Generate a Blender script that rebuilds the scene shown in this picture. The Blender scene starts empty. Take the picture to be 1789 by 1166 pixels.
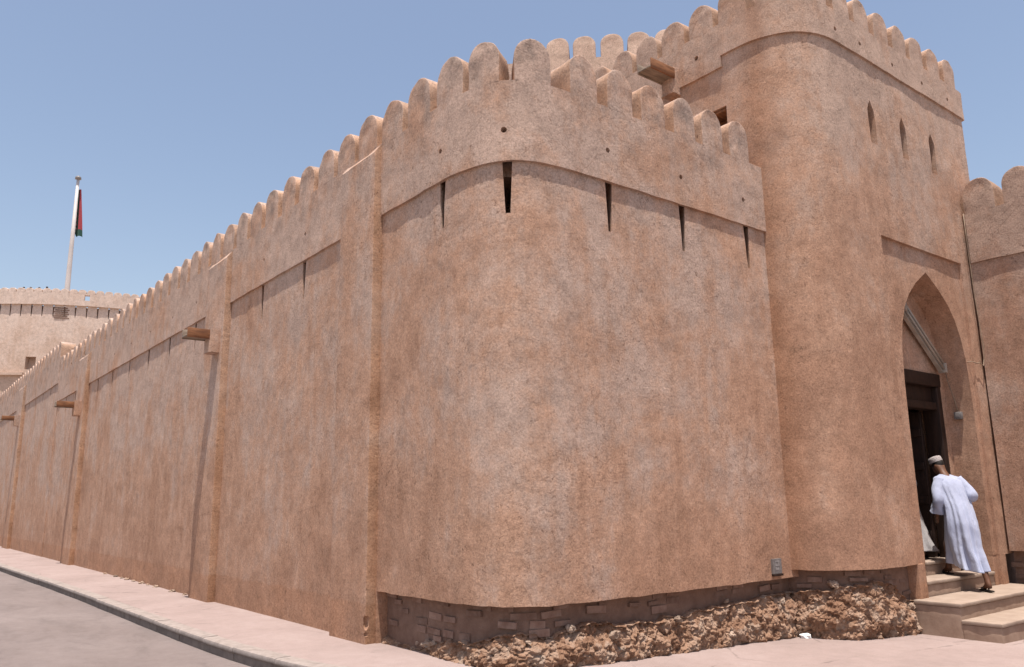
import bpy, bmesh, math, random
from mathutils import Vector, Matrix, noise
random.seed(7)
S = bpy.context.scene
COL = S.collection
# ------------------------------------------------------------------ camera, sky, sun, exposure
cd = bpy.data.cameras.new('camera')
cd.sensor_width = 36.0
cd.lens = 1408.0 / 1789.0 * 36.0
cd.clip_start = 0.05
cd.clip_end = 3000
cam = bpy.data.objects.new('camera', cd)
COL.objects.link(cam)
cam.matrix_world = Matrix(((0.78730662, -0.11366543, -0.60599378, 0.0),
                           (-0.61637444, -0.16931863, -0.7690343, 0.0),
                           (-0.01519342, 0.97898487, -0.20336614, 1.65),
                           (0, 0, 0, 1)))
S.camera = cam
SUN = Vector((-0.125, -0.18, 1.0)).normalized()
elev = math.asin(SUN.z)
azim = math.atan2(SUN.x, SUN.y)
W = bpy.data.worlds.new('World')
S.world = W
W.use_nodes = True
wn = W.node_tree
wn.nodes.clear()
sky = wn.nodes.new('ShaderNodeTexSky')
sky.sky_type = 'NISHITA'
sky.sun_disc = False
sky.sun_elevation = elev
sky.sun_rotation = azim % (2 * math.pi)
sky.altitude = 0
sky.air_density = 1.15
sky.dust_density = 2.0
sky.ozone_density = 1.0
bg = wn.nodes.new('ShaderNodeBackground')
bg.inputs['Strength'].default_value = 0.115
wo = wn.nodes.new('ShaderNodeOutputWorld')
tint = wn.nodes.new('ShaderNodeMix')
tint.data_type = 'RGBA'
tint.blend_type = 'MULTIPLY'
tint.inputs[0].default_value = 1.0
tint.inputs[7].default_value = (1.10, 1.00, 0.94, 1)   # warm cast of the print
wn.links.new(sky.outputs[0], tint.inputs[6])
wn.links.new(tint.outputs[2], bg.inputs[0])
wn.links.new(bg.outputs[0], wo.inputs[0])
sl = bpy.data.lights.new('sun', 'SUN')
sl.energy = 4.45
sl.angle = math.radians(0.53)
sl.color = (1.0, 0.94, 0.87)
so = bpy.data.objects.new('sun', sl)
COL.objects.link(so)
so.rotation_euler = (-SUN).to_track_quat('-Z', 'Y').to_euler()
so.location = (-10, -15, 60)
S.view_settings.view_transform = 'Standard'
S.view_settings.look = 'None'
S.view_settings.gamma = 1.0
S.view_settings.use_curve_mapping = False
S.view_settings.exposure = 0.64
S.render.engine = 'CYCLES'
S.cycles.max_bounces = 8
S.cycles.diffuse_bounces = 5


# ------------------------------------------------------------------ object helpers
WORLD = {}


def link(o, parent=None, at=(0, 0, 0)):
    COL.objects.link(o)
    at = Vector(at)
    if parent is not None:
        o.parent = parent
        o.location = at - WORLD[parent.name]
    else:
        o.location = at
    WORLD[o.name] = at
    return o


def thing(name, label, cat, at, group=None):
    o = bpy.data.objects.new(name, None)
    o.empty_display_size = 0.3
    link(o, None, at)
    o['label'] = label
    o['category'] = cat
    if group:
        o['group'] = group
    return o


def tag(o, label, cat, group=None):
    o['label'] = label
    o['category'] = cat
    if group:
        o['group'] = group
    return o


def mesh_of(verts, faces, name, smooth=True, recalc=False):
    me = bpy.data.meshes.new(name)
    me.from_pydata([tuple(v) for v in verts], [], faces)
    if recalc:
        bm = bmesh.new()
        bm.from_mesh(me)
        bmesh.ops.recalc_face_normals(bm, faces=bm.faces)
        bm.to_mesh(me)
        bm.free()
    if smooth:
        for p in me.polygons:
            p.use_smooth = True
    me.update()
    return me


def sharp(me, deg=40):
    """smooth shading with sharp creases above deg"""
    for p in me.polygons:
        p.use_smooth = True
    try:
        me.set_sharp_from_angle(angle=math.radians(deg))
    except Exception:
        pass
    return me


def obj(name, me, mat, parent=None, at=(0, 0, 0)):
    o = bpy.data.objects.new(name, me)
    if mat is not None and len(me.materials) == 0:
        me.materials.append(mat)
    return link(o, parent, at)


def boolean(o, cutters):
    """subtract a joined cutter mesh from object o, in place"""
    for me in cutters:
        c = bpy.data.objects.new('cutter', me)
        COL.objects.link(c)
        c.location = (0, 0, 0)
        bpy.context.view_layer.update()
        m = o.modifiers.new('cut', 'BOOLEAN')
        m.operation = 'DIFFERENCE'
        m.solver = 'EXACT'
        m.object = c
        dg = bpy.context.evaluated_depsgraph_get()
        new = bpy.data.meshes.new_from_object(o.evaluated_get(dg))
        o.modifiers.clear()
        old = o.data
        mats = list(old.materials)
        o.data = new
        if not new.materials:
            for x in mats:
                new.materials.append(x)
        bpy.data.meshes.remove(old)
        bpy.data.objects.remove(c)
        bpy.data.meshes.remove(me)


def fbm(p, octs=4):
    v = 0
    a = 1.0
    for i in range(octs):
        v += a * noise.noise(p)
        p = p * 2.03 + Vector((3.1, 7.7, 1.3))
        a *= 0.5
    return v


def wob(p, big=0.012, small=0.005):
    """lumpy hand plaster offset at a world point"""
    return big * noise.noise(p * 1.1) + small * noise.noise(p * 4.3 + Vector((9, 2, 5))) + 0.002 * noise.noise(p * 11)


def box_me(x0, x1, y0, y1, z0, z1, bev=0.0, seg=2, name='box'):
    bm = bmesh.new()
    vs = [bm.verts.new(p) for p in ((x0, y0, z0), (x1, y0, z0), (x1, y1, z0), (x0, y1, z0),
                                    (x0, y0, z1), (x1, y0, z1), (x1, y1, z1), (x0, y1, z1))]
    for f in ((3, 2, 1, 0), (4, 5, 6, 7), (0, 1, 5, 4), (1, 2, 6, 5), (2, 3, 7, 6), (3, 0, 4, 7)):
        bm.faces.new([vs[i] for i in f])
    if bev > 0:
        bmesh.ops.bevel(bm, geom=bm.edges[:], offset=bev, segments=seg, affect='EDGES', profile=0.5)
    me = bpy.data.meshes.new(name)
    bm.to_mesh(me)
    bm.free()
    return sharp(me, 50)


def rough_box_me(x0, x1, y0, y1, z0, z1, bev=0.012, cell=0.1, amp=0.004, name='box'):
    """box with worn edges: bevelled, cut into cells and nudged by noise"""
    bm = bmesh.new()
    vs = [bm.verts.new(p) for p in ((x0, y0, z0), (x1, y0, z0), (x1, y1, z0), (x0, y1, z0),
                                    (x0, y0, z1), (x1, y0, z1), (x1, y1, z1), (x0, y1, z1))]
    for f in ((3, 2, 1, 0), (4, 5, 6, 7), (0, 1, 5, 4), (1, 2, 6, 5), (2, 3, 7, 6), (3, 0, 4, 7)):
        bm.faces.new([vs[i] for i in f])
    for ax, (a, b) in enumerate(((x0, x1), (y0, y1), (z0, z1))):
        n = max(1, int((b - a) / cell))
        for i in range(1, n):
            co = [0, 0, 0]
            no = [0, 0, 0]
            co[ax] = a + (b - a) * i / n
            no[ax] = 1
            g = bm.verts[:] + bm.edges[:] + bm.faces[:]
            bmesh.ops.bisect_plane(bm, geom=g, plane_co=co, plane_no=no)
    es = [e for e in bm.edges if len(e.link_faces) == 2 and e.calc_face_angle(0) > 0.5]
    if bev > 0:
        bmesh.ops.bevel(bm, geom=es, offset=bev, segments=2, affect='EDGES', profile=0.5, clamp_overlap=True)
    for v in bm.verts:
        p = v.co.copy()
        v.co += Vector((noise.noise(p * 6), noise.noise(p * 6 + Vector((5, 5, 5))), noise.noise(p * 6 + Vector((9, 1, 4))))) * amp
    me = bpy.data.meshes.new(name)
    bm.to_mesh(me)
    bm.free()
    return sharp(me, 50)


# ------------------------------------------------------------------ materials
def mat_new(name):
    m = bpy.data.materials.new(name)
    m.use_nodes = True
    nt = m.node_tree
    b = nt.nodes['Principled BSDF']
    return m, nt, b


class N:
    def __init__(s, nt):
        s.nt = nt
        s.pos = nt.nodes.new('ShaderNodeNewGeometry').outputs['Position']

    def mapped(s, scale, loc=(0, 0, 0)):
        n = s.nt.nodes.new('ShaderNodeMapping')
        n.inputs['Scale'].default_value = scale
        n.inputs['Location'].default_value = loc
        s.nt.links.new(s.pos, n.inputs['Vector'])
        return n.outputs[0]

    def noise(s, scale, detail=4, rough=0.55, vec=None, dist=0.0):
        n = s.nt.nodes.new('ShaderNodeTexNoise')
        n.inputs['Scale'].default_value = scale
        n.inputs['Detail'].default_value = detail
        n.inputs['Roughness'].default_value = rough
        n.inputs['Distortion'].default_value = dist
        s.nt.links.new(vec if vec is not None else s.pos, n.inputs['Vector'])
        return n.outputs['Fac']

    def vor(s, scale, vec=None, feature='F1', out='Distance'):
        n = s.nt.nodes.new('ShaderNodeTexVoronoi')
        n.feature = feature
        n.inputs['Scale'].default_value = scale
        s.nt.links.new(vec if vec is not None else s.pos, n.inputs['Vector'])
        return n.outputs[out]

    def ramp(s, fac, stops):
        n = s.nt.nodes.new('ShaderNodeValToRGB')
        e = n.color_ramp.elements
        while len(e) < len(stops):
            e.new(0.5)
        for i, (p, c) in enumerate(stops):
            e[i].position = p
            e[i].color = (c, c, c, 1) if isinstance(c, (int, float)) else (*c, 1)
        s.nt.links.new(fac, n.inputs[0])
        return n.outputs[0]

    def mix(s, fac, a, b, mode='MIX'):
        n = s.nt.nodes.new('ShaderNodeMix')
        n.data_type = 'RGBA'
        n.blend_type = mode
        ins = [i for i in n.inputs if i.type == 'RGBA']
        f = n.inputs[0]
        for v, i in ((fac, f), (a, ins[0]), (b, ins[1])):
            if hasattr(v, 'is_output'):
                s.nt.links.new(v, i)
            elif isinstance(v, (int, float)):
                i.default_value = v
            else:
                i.default_value = (*v, 1)
        return [o for o in n.outputs if o.type == 'RGBA'][0]

    def math(s, op, a, b=0.0, c=None, clamp=False):
        n = s.nt.nodes.new('ShaderNodeMath')
        n.operation = op
        n.use_clamp = clamp
        for v, i in ((a, n.inputs[0]), (b, n.inputs[1])) + (((c, n.inputs[2]),) if c is not None else ()):
            if hasattr(v, 'is_output'):
                s.nt.links.new(v, i)
            else:
                i.default_value = v
        return n.outputs[0]

    def z(s):
        n = s.nt.nodes.new('ShaderNodeSeparateXYZ')
        s.nt.links.new(s.pos, n.inputs[0])
        return n.outputs[2]

    def bump(s, height, strength, dist, prev=None):
        n = s.nt.nodes.new('ShaderNodeBump')
        n.inputs['Strength'].default_value = strength
        n.inputs['Distance'].default_value = dist
        s.nt.links.new(height, n.inputs['Height'])
        if prev is not None:
            s.nt.links.new(prev, n.inputs['Normal'])
        return n.outputs[0]


def plaster(name, warm, grey, deep, lichen=0.35, zw=0.0, bump=1.0, corner=None):
    """mud plaster: grey-pink and orange-brown blotches, streaks, fine dark scratches, grit"""
    m, nt, b = mat_new(name)
    n = N(nt)
    pat = n.noise(0.55, 6, 0.6, dist=0.6)
    pat2 = n.noise(1.7, 5, 0.6, vec=n.mapped((1, 1, 0.7), (4, 1, 2)))
    streak = n.noise(1.0, 5, 0.62, vec=n.mapped((4.2, 4.2, 0.33)))
    mott = n.noise(7.0, 8, 0.68)
    f1 = n.math('ADD', n.math('MULTIPLY', pat, 0.40), n.math('MULTIPLY', pat2, 0.28))
    f1 = n.math('ADD', f1, n.math('MULTIPLY', streak, 0.18))
    f1 = n.math('ADD', f1, n.math('MULTIPLY', mott, 0.16))
    zz = n.z()
    hi = n.math('MULTIPLY', n.math('SUBTRACT', n.math('MINIMUM', zz, 6.0 + zw), 3.6 + zw), 0.024)
    f1 = n.math('ADD', f1, hi)
    col = n.ramp(f1, [(0.395, deep), (0.475, warm), (0.57, grey)])
    # grey weathering high up, near the battlements
    w1 = n.math('MULTIPLY', n.math('SUBTRACT', zz, 5.6 + zw), 0.9, clamp=True)
    w2 = n.ramp(n.noise(3.2, 7, 0.72), [(0.46, 0.0), (0.66, 1.0)])
    wf = n.math('MULTIPLY', n.math('MULTIPLY', w1, w2), lichen)
    col = n.mix(wf, col, (0.13, 0.108, 0.095))
    # older render coat along the very foot of the long wall
    bnd = n.math('MULTIPLY', n.math('SUBTRACT', n.math('ADD', 0.40, n.math('MULTIPLY', n.noise(2.2, 5, 0.6), 0.16)), zz), 28, clamp=True)
    col = n.mix(n.math('MULTIPLY', bnd, 0.6), col, tuple(c * k for c, k in zip(deep, (1.02, 0.93, 0.84))))
    # hairline cracks, only here and there
    ce = n.vor(1.9, feature='DISTANCE_TO_EDGE')
    ce = n.math('ADD', ce, n.math('MULTIPLY', n.math('SUBTRACT', n.noise(7, 6, 0.75), 0.5), 0.16))
    cm = n.ramp(n.noise(0.8, 3, 0.5, vec=n.mapped((1, 1, 1), (3, 17, 5))), [(0.52, 0.0), (0.62, 0.5)])
    crk = n.ramp(n.math('ABSOLUTE', ce), [(0.0, 1.0), (0.010, 0.0)])
    col = n.mix(n.math('MULTIPLY', crk, cm), col, tuple(c * 0.45 for c in deep))
    # damp brown blotches low down
    d1 = n.math('MULTIPLY', n.math('SUBTRACT', 1.15, zz), 1.1, clamp=True)
    d2 = n.ramp(n.noise(1.3, 5, 0.6, vec=n.mapped((1, 1, 1), (11, 3, 7))), [(0.42, 0.0), (0.62, 1.0)])
    col = n.mix(n.math('MULTIPLY', n.math('MULTIPLY', d1, d2), 0.55), col, tuple(c * 0.80 for c in deep))
    if corner is not None:
        # brown run-off stain in a re-entrant corner
        sx = nt.nodes.new('ShaderNodeSeparateXYZ')
        nt.links.new(n.pos, sx.inputs[0])
        dx = n.math('SUBTRACT', sx.outputs[0], corner[0])
        dy = n.math('SUBTRACT', sx.outputs[1], corner[1])
        ds_ = n.math('SQRT', n.math('ADD', n.math('MULTIPLY', dx, dx), n.math('MULTIPLY', dy, dy)))
        st_ = n.math('SUBTRACT', n.math('ADD', 0.95, n.math('MULTIPLY', n.math('SUBTRACT', streak, 0.5), 1.6)), n.math('MULTIPLY', ds_, 2.6), clamp=True)
        col = n.mix(n.math('MULTIPLY', st_, 0.6), col, tuple(c * k for c, k in zip(deep, (0.90, 0.78, 0.66))))
    # fine value variation and scratches of chopped straw
    fine = n.noise(42, 6, 0.75)
    col = n.mix(1.0, col, n.ramp(fine, [(0.28, 0.58), (0.5, 1.0), (0.72, 1.34)]), 'MULTIPLY')
    mid = n.noise(3.6, 8, 0.7, dist=0.5)
    col = n.mix(1.0, col, n.ramp(mid, [(0.28, 0.76), (0.5, 1.0), (0.72, 1.18)]), 'MULTIPLY')
    pit = n.noise(13, 7, 0.8, vec=n.mapped((1, 1, 0.85), (5, 1, 9)))
    pd = n.ramp(n.noise(0.7, 4, 0.6, vec=n.mapped((1, 1, 1), (13, 4, 8))), [(0.36, 0.15), (0.60, 1.0)])
    pf = n.math('MULTIPLY', n.ramp(pit, [(0.33, 1.0), (0.44, 0.0)]), n.math('MULTIPLY', pd, 0.5))
    col = n.mix(pf, col, tuple(c * 0.55 for c in deep))
    scr = n.noise(21, 5, 0.72, vec=n.mapped((1, 1, 0.8), (2, 8, 1)), dist=0.9)
    dens = n.ramp(n.noise(0.9, 3, 0.5, vec=n.mapped((1, 1, 1), (7, 7, 3))), [(0.38, 0.15), (0.62, 1.0)])
    sf = n.math('MULTIPLY', n.ramp(scr, [(0.35, 1.0), (0.41, 0.0)]), n.math('MULTIPLY', dens, 0.85))
    col = n.mix(sf, col, tuple(c * 0.42 for c in deep))
    nt.links.new(col, b.inputs['Base Color'])
    b.inputs['Roughness'].default_value = 0.92
    b.inputs['Specular IOR Level'].default_value = 0.15
    g = n.noise(60, 5, 0.7)
    trowel = n.noise(10, 8, 0.74, dist=0.3)
    undul = n.noise(2.1, 4, 0.5)
    rough = n.math('MULTIPLY', trowel, dens)
    b1 = n.bump(undul, 0.35 * bump, 0.05)
    b2 = n.bump(rough, 0.55 * bump, 0.030, b1)
    b2 = n.bump(n.ramp(pit, [(0.33, 0.0), (0.46, 1.0)]), 0.45 * bump, 0.012, b2)
    b3 = n.bump(scr, 0.35 * bump, 0.010, b2)
    b4 = n.bump(g, 0.42 * bump, 0.0055, b3)
    nt.links.new(b4, b.inputs['Normal'])
    return m


def simple(name, c0, c1, scale=8, rough=0.8, bump=0.2, bscale=40, bd=0.004, metal=0.0, stretch=(1, 1, 1), spec=0.3, obj_random=0.0):
    m, nt, b = mat_new(name)
    n = N(nt)
    v = n.mapped(stretch)
    f = n.noise(scale, 6, 0.62, vec=v)
    col = n.ramp(f, [(0.33, c0), (0.67, c1)])
    if obj_random > 0:
        oi = nt.nodes.new('ShaderNodeObjectInfo')
        r = n.ramp(oi.outputs['Random'], [(0.0, 1 - obj_random), (1.0, 1 + obj_random)])
        col = n.mix(1.0, col, r, 'MULTIPLY')
    nt.links.new(col, b.inputs['Base Color'])
    b.inputs['Roughness'].default_value = rough
    b.inputs['Metallic'].default_value = metal
    b.inputs['Specular IOR Level'].default_value = spec
    if bump > 0:
        nt.links.new(n.bump(n.noise(bscale, 5, 0.65, vec=v), bump, bd), b.inputs['Normal'])
    return m


WARM = (0.440, 0.268, 0.184)
GREY = (0.452, 0.324, 0.258)
DEEP = (0.368, 0.212, 0.139)
M_WALL = plaster('mud_plaster', WARM, GREY, DEEP, 0.55)
M_TOWER = plaster('tower_plaster', (0.428, 0.262, 0.180), (0.442, 0.313, 0.244), (0.358, 0.208, 0.138), 0.25, zw=2.6, bump=0.8, corner=(9.76, 6.40))
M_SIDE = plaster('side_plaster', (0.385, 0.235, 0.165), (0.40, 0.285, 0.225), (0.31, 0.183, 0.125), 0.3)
M_ORANGE = plaster('bounce_orange_plaster', (0.41, 0.243, 0.155), (0.43, 0.28, 0.198), (0.32, 0.178, 0.108), 0.25)  # side-face plaster; its orange has warm bounce light painted in
M_PALE = plaster('pale_plaster', (0.56, 0.425, 0.345), (0.60, 0.475, 0.40), (0.50, 0.365, 0.285), 0.12, zw=15, bump=0.6)


def rubble_mat():
    m, nt, b = mat_new('eroded_rubble')
    n = N(nt)
    a = n.noise(2.6, 8, 0.7, dist=0.8)
    c = n.vor(9, out='Color')
    hs = nt.nodes.new('ShaderNodeSeparateColor')
    nt.links.new(c, hs.inputs[0])
    f = n.math('ADD', n.math('MULTIPLY', a, 0.62), n.math('MULTIPLY', hs.outputs[0], 0.34))
    col = n.ramp(f, [(0.34, (0.23, 0.130, 0.083)), (0.46, (0.30, 0.180, 0.118)), (0.58, (0.34, 0.222, 0.157)),
                     (0.70, (0.35, 0.26, 0.20)), (0.84, (0.42, 0.35, 0.30))])
    fine = n.noise(30, 7, 0.8)
    col = n.mix(1.0, col, n.ramp(fine, [(0.3, 0.66), (0.5, 1.0), (0.7, 1.3)]), 'MULTIPLY')
    nt.links.new(col, b.inputs['Base Color'])
    b.inputs['Roughness'].default_value = 0.95
    b.inputs['Specular IOR Level'].default_value = 0.1
    b1 = n.bump(n.noise(14, 8, 0.75, dist=0.8), 0.9, 0.035)
    b2 = n.bump(n.noise(55, 5, 0.7), 0.7, 0.01, b1)
    nt.links.new(b2, b.inputs['Normal'])
    return m


M_RUB = rubble_mat()
M_PLINTH = simple('plinth_mortar', (0.15, 0.088, 0.064), (0.215, 0.135, 0.10), 7, 0.95, 0.7, 30, 0.012)
M_BRICK = simple('footing_brick', (0.155, 0.088, 0.064), (0.24, 0.16, 0.125), 9, 0.92, 0.6, 45, 0.006, obj_random=0.22)
M_STONE = simple('footing_stone', (0.20, 0.125, 0.085), (0.36, 0.28, 0.22), 8, 0.93, 0.9, 26, 0.016, obj_random=0.3)
M_WOOD = simple('palm_wood', (0.13, 0.055, 0.028), (0.30, 0.135, 0.062), 6, 0.8, 0.5, 22, 0.004, stretch=(0.6, 3, 3))
M_GREYWOOD = simple('weathered_wood', (0.17, 0.13, 0.10), (0.33, 0.26, 0.20), 6, 0.85, 0.5, 22, 0.004, stretch=(0.6, 3, 3))
M_DARKWOOD = simple('door_wood', (0.014, 0.007, 0.005), (0.036, 0.017, 0.011), 7, 0.6, 0.4, 26, 0.004, stretch=(3, 3, 0.5))
M_DARKROOM = simple('shade_black_plaster', (0.015, 0.01, 0.008), (0.03, 0.02, 0.015), 3, 0.95, 0.2, 20, 0.004)  # near-black colour, the deep shade of the passage painted in
M_STEP = simple('step_stone', (0.27, 0.20, 0.155), (0.35, 0.27, 0.215), 4, 0.85, 0.45, 40, 0.004)
M_STEPRISER = simple('step_plaster', (0.25, 0.165, 0.12), (0.34, 0.24, 0.18), 5, 0.9, 0.5, 40, 0.004)
M_WHITEPL = simple('white_plastic', (0.30, 0.26, 0.22), (0.42, 0.37, 0.32), 5, 0.45, 0.0, 20, 0.002)
M_GREYBOX = simple('grey_metal', (0.16, 0.145, 0.14), (0.25, 0.23, 0.22), 30, 0.55, 0.2, 60, 0.001, metal=0.2)
M_MARK = simple('scratched_paint', (0.27, 0.25, 0.24), (0.36, 0.34, 0.33), 30, 0.6, 0.0)
M_CABLE = simple('dusty_cable', (0.20, 0.14, 0.10), (0.32, 0.24, 0.17), 9, 0.7, 0.0)
M_PAPER = simple('white_paper', (0.75, 0.74, 0.72), (0.86, 0.85, 0.83), 9, 0.7, 0.2, 30, 0.003)
M_POLE = simple('painted_pole', (0.46, 0.42, 0.40), (0.54, 0.50, 0.48), 0.8, 0.5, 0.0)
M_SKIN = simple('dark_skin', (0.10, 0.045, 0.026), (0.15, 0.070, 0.040), 14, 0.55, 0.1, 80, 0.001)
M_HAIR = simple('black_hair', (0.010, 0.008, 0.007), (0.022, 0.016, 0.013), 60, 0.6, 0.4, 120, 0.002)
M_SANDAL = simple('black_leather', (0.018, 0.014, 0.012), (0.04, 0.03, 0.025), 20, 0.6, 0.1)


def cloth_mat(name, c0, c1):
    m, nt, b = mat_new(name)
    n = N(nt)
    nt.links.new(n.ramp(n.noise(3, 4, 0.6), [(0.3, c0), (0.7, c1)]), b.inputs['Base Color'])
    b.inputs['Roughness'].default_value = 0.85
    b.inputs['Sheen Weight'].default_value = 0.15
    b1 = n.bump(n.noise(5, 6, 0.62, vec=n.mapped((2.6, 2.6, 0.8)), dist=0.8), 0.45, 0.03)
    b2 = n.bump(n.noise(160, 3, 0.5), 0.2, 0.002, b1)
    nt.links.new(b2, b.inputs['Normal'])
    return m


M_ROBE = cloth_mat('white_cotton', (0.30, 0.325, 0.44), (0.38, 0.405, 0.52))
M_ROBE2 = cloth_mat('cream_cotton', (0.27, 0.25, 0.25), (0.35, 0.33, 0.33))


def cap_mat():
    m, nt, b = mat_new('embroidered_cap')
    n = N(nt)
    v = n.vor(55)
    nt.links.new(n.ramp(v, [(0.25, (0.20, 0.14, 0.125)), (0.45, (0.36, 0.32, 0.305))]), b.inputs['Base Color'])
    b.inputs['Roughness'].default_value = 0.85
    return m


M_CAP = cap_mat()


def ground_mat(name, c0, c1, c2, scale=0.6, cracks=True, grit=90):
    m, nt, b = mat_new(name)
    n = N(nt)
    f = n.math('ADD', n.math('MULTIPLY', n.noise(scale, 6, 0.6, dist=0.4), 0.6),
               n.math('MULTIPLY', n.noise(6, 7, 0.7), 0.4))
    col = n.ramp(f, [(0.38, c0), (0.5, c1), (0.62, c2)])
    col = n.mix(1.0, col, n.ramp(n.noise(grit, 4, 0.7), [(0.3, 0.82), (0.5, 1.0), (0.7, 1.13)]), 'MULTIPLY')
    if cracks:
        # thin wavy cracks, broken up by a mask
        wv = nt.nodes.new('ShaderNodeTexWave')
        vd = n.vor(0.75, vec=n.mapped((1.0, 1.0, 1.0)), feature='DISTANCE_TO_EDGE')
        vd2 = n.math('ADD', vd, n.math('MULTIPLY', n.math('SUBTRACT', n.noise(5, 5, 0.7), 0.5), 0.10))
        nt.nodes.remove(wv)
        cr = n.ramp(vd2, [(0.0, 1.0), (0.012, 0.0)])
        msk = n.ramp(n.noise(1.1, 3, 0.5, vec=n.mapped((1, 1, 1), (5, 9, 0))), [(0.50, 0.0), (0.60, 0.55)])
        col = n.mix(n.math('MULTIPLY', cr, msk), col, tuple(c * 0.45 for c in c0))
        spk = n.ramp(n.noise(24, 4, 0.7, vec=n.mapped((1, 1, 1), (1, 2, 0))), [(0.70, 0.0), (0.75, 0.4)])
        col = n.mix(spk, col, tuple(c * 0.5 for c in c0))
    if not cracks:
        st = n.ramp(n.noise(1.6, 7, 0.72, vec=n.mapped((1, 0.35, 1), (2, 2, 0)), dist=0.5), [(0.30, 0.80), (0.48, 1.0), (0.7, 1.08)])
        col = n.mix(1.0, col, st, 'MULTIPLY')
        sp = n.ramp(n.noise(9, 5, 0.75), [(0.66, 0.0), (0.72, 0.5)])
        col = n.mix(sp, col, tuple(c * 0.6 for c in c0))
    nt.links.new(col, b.inputs['Base Color'])
    b.inputs['Roughness'].default_value = 0.93
    b.inputs['Specular IOR Level'].default_value = 0.2
    b1 = n.bump(n.noise(2.5, 5, 0.6), 0.25, 0.02)
    b2 = n.bump(n.noise(grit, 5, 0.75), 0.6, 0.004, b1)
    nt.links.new(b2, b.inputs['Normal'])
    return m


M_PAVE = ground_mat('pink_cement', (0.255, 0.195, 0.177), (0.29, 0.222, 0.203), (0.32, 0.25, 0.23))
M_ROAD = ground_mat('worn_asphalt', (0.160, 0.128, 0.118), (0.180, 0.146, 0.136), (0.204, 0.168, 0.157), 0.35, False, 120)
M_SAND = ground_mat('sandy_ground', (0.28, 0.21, 0.16), (0.31, 0.24, 0.19), (0.34, 0.27, 0.22), 0.1, False, 30)
def kerb_mat():
    m, nt, b = mat_new('kerb_concrete')
    n = N(nt)
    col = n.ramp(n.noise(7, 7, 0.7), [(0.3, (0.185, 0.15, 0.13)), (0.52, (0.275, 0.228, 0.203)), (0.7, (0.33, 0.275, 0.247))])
    low_dark = n.math('MULTIPLY', n.math('SUBTRACT', -0.035, n.z()), 60, clamp=True)  # darker brown below the rounded top edge
    col = n.mix(n.math('MULTIPLY', low_dark, 0.85), col, n.ramp(n.noise(5, 5, 0.6), [(0.35, (0.11, 0.085, 0.07)), (0.65, (0.19, 0.152, 0.128))]))
    nt.links.new(col, b.inputs['Base Color'])
    b.inputs['Roughness'].default_value = 0.92
    nt.links.new(n.bump(n.noise(50, 5, 0.7), 0.5, 0.004), b.inputs['Normal'])
    return m


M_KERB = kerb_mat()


def flag_mat():
    m, nt, b = mat_new('flag_cloth')
    n = N(nt)
    at = nt.nodes.new('ShaderNodeAttribute')
    at.attribute_name = 'stripe'
    col = n.ramp(at.outputs['Fac'], [(0.0, (0.26, 0.035, 0.045)), (0.21, (0.26, 0.035, 0.045)), (0.22, (0.40, 0.40, 0.38)),
                                     (0.40, (0.40, 0.40, 0.38)), (0.41, (0.30, 0.035, 0.045)), (0.66, (0.30, 0.035, 0.045)),
                                     (0.67, (0.015, 0.06, 0.045)), (1.0, (0.02, 0.09, 0.065))])
    for nd in nt.nodes:
        if nd.type == 'VALTORGB':
            nd.color_ramp.interpolation = 'CONSTANT'
    nt.links.new(col, b.inputs['Base Color'])
    b.inputs['Roughness'].default_value = 0.8
    return m


M_FLAG = flag_mat()


# ------------------------------------------------------------------ paths
class Path:
    """open polyline in plan; outward is to the right of travel"""

    def __init__(s, pts, step=0.1):
        p = [Vector(q) for q in pts]
        s.raw = p
        s.P = [p[0]]
        s.S = [0.0]
        for a, b in zip(p, p[1:]):
            s.P.append(b)
            s.S.append(s.S[-1] + (b - a).length)
        s.L = s.S[-1]

    def pos(s, u):
        u = max(0.0, min(s.L, u))
        lo, hi = 0, len(s.S) - 1
        while hi - lo > 1:
            mid = (lo + hi) // 2
            if s.S[mid] <= u:
                lo = mid
            else:
                hi = mid
        t = (u - s.S[lo]) / max(1e-9, s.S[hi] - s.S[lo])
        return s.P[lo].lerp(s.P[hi], t)

    def nor(s, u, e=0.05):
        a = s.pos(u - e)
        b = s.pos(u + e)
        d = (b - a).normalized()
        return Vector((d.y, -d.x))

    def near(s, q):
        q = Vector(q)
        best = (1e9, 0)
        k = int(s.L / 0.02) + 1
        for i in range(k + 1):
            u = s.L * i / k
            d = (s.pos(u) - q).length
            if d < best[0]:
                best = (d, u)
        return best[1]


def rounded(pts, radii, n=14):
    """plan polyline with rounded corners"""
    out = [Vector(pts[0])]
    for i in range(1, len(pts) - 1):
        a, b, c = Vector(pts[i - 1]), Vector(pts[i]), Vector(pts[i + 1])
        r = radii[i - 1]
        if r <= 0:
            out.append(b)
            continue
        d0 = (a - b).normalized()
        d1 = (c - b).normalized()
        p0 = b + d0 * r
        p1 = b + d1 * r
        for k in range(n + 1):
            t = k / n
            # quadratic blend pulled towards a circle
            q = p0 * (1 - t) ** 2 + b * 2 * t * (1 - t) + p1 * t * t
            ang = t
            out.append(q)
    out.append(Vector(pts[-1]))
    return out


def offset_poly(pts, d):
    """offset outward (right of travel) by d"""
    res = []
    n = len(pts)
    for i in range(n):
        a = pts[max(0, i - 1)]
        b = pts[min(n - 1, i + 1)]
        t = (b - a).normalized()
        res.append(pts[i] + Vector((t.y, -t.x)) * d)
    return res


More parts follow.
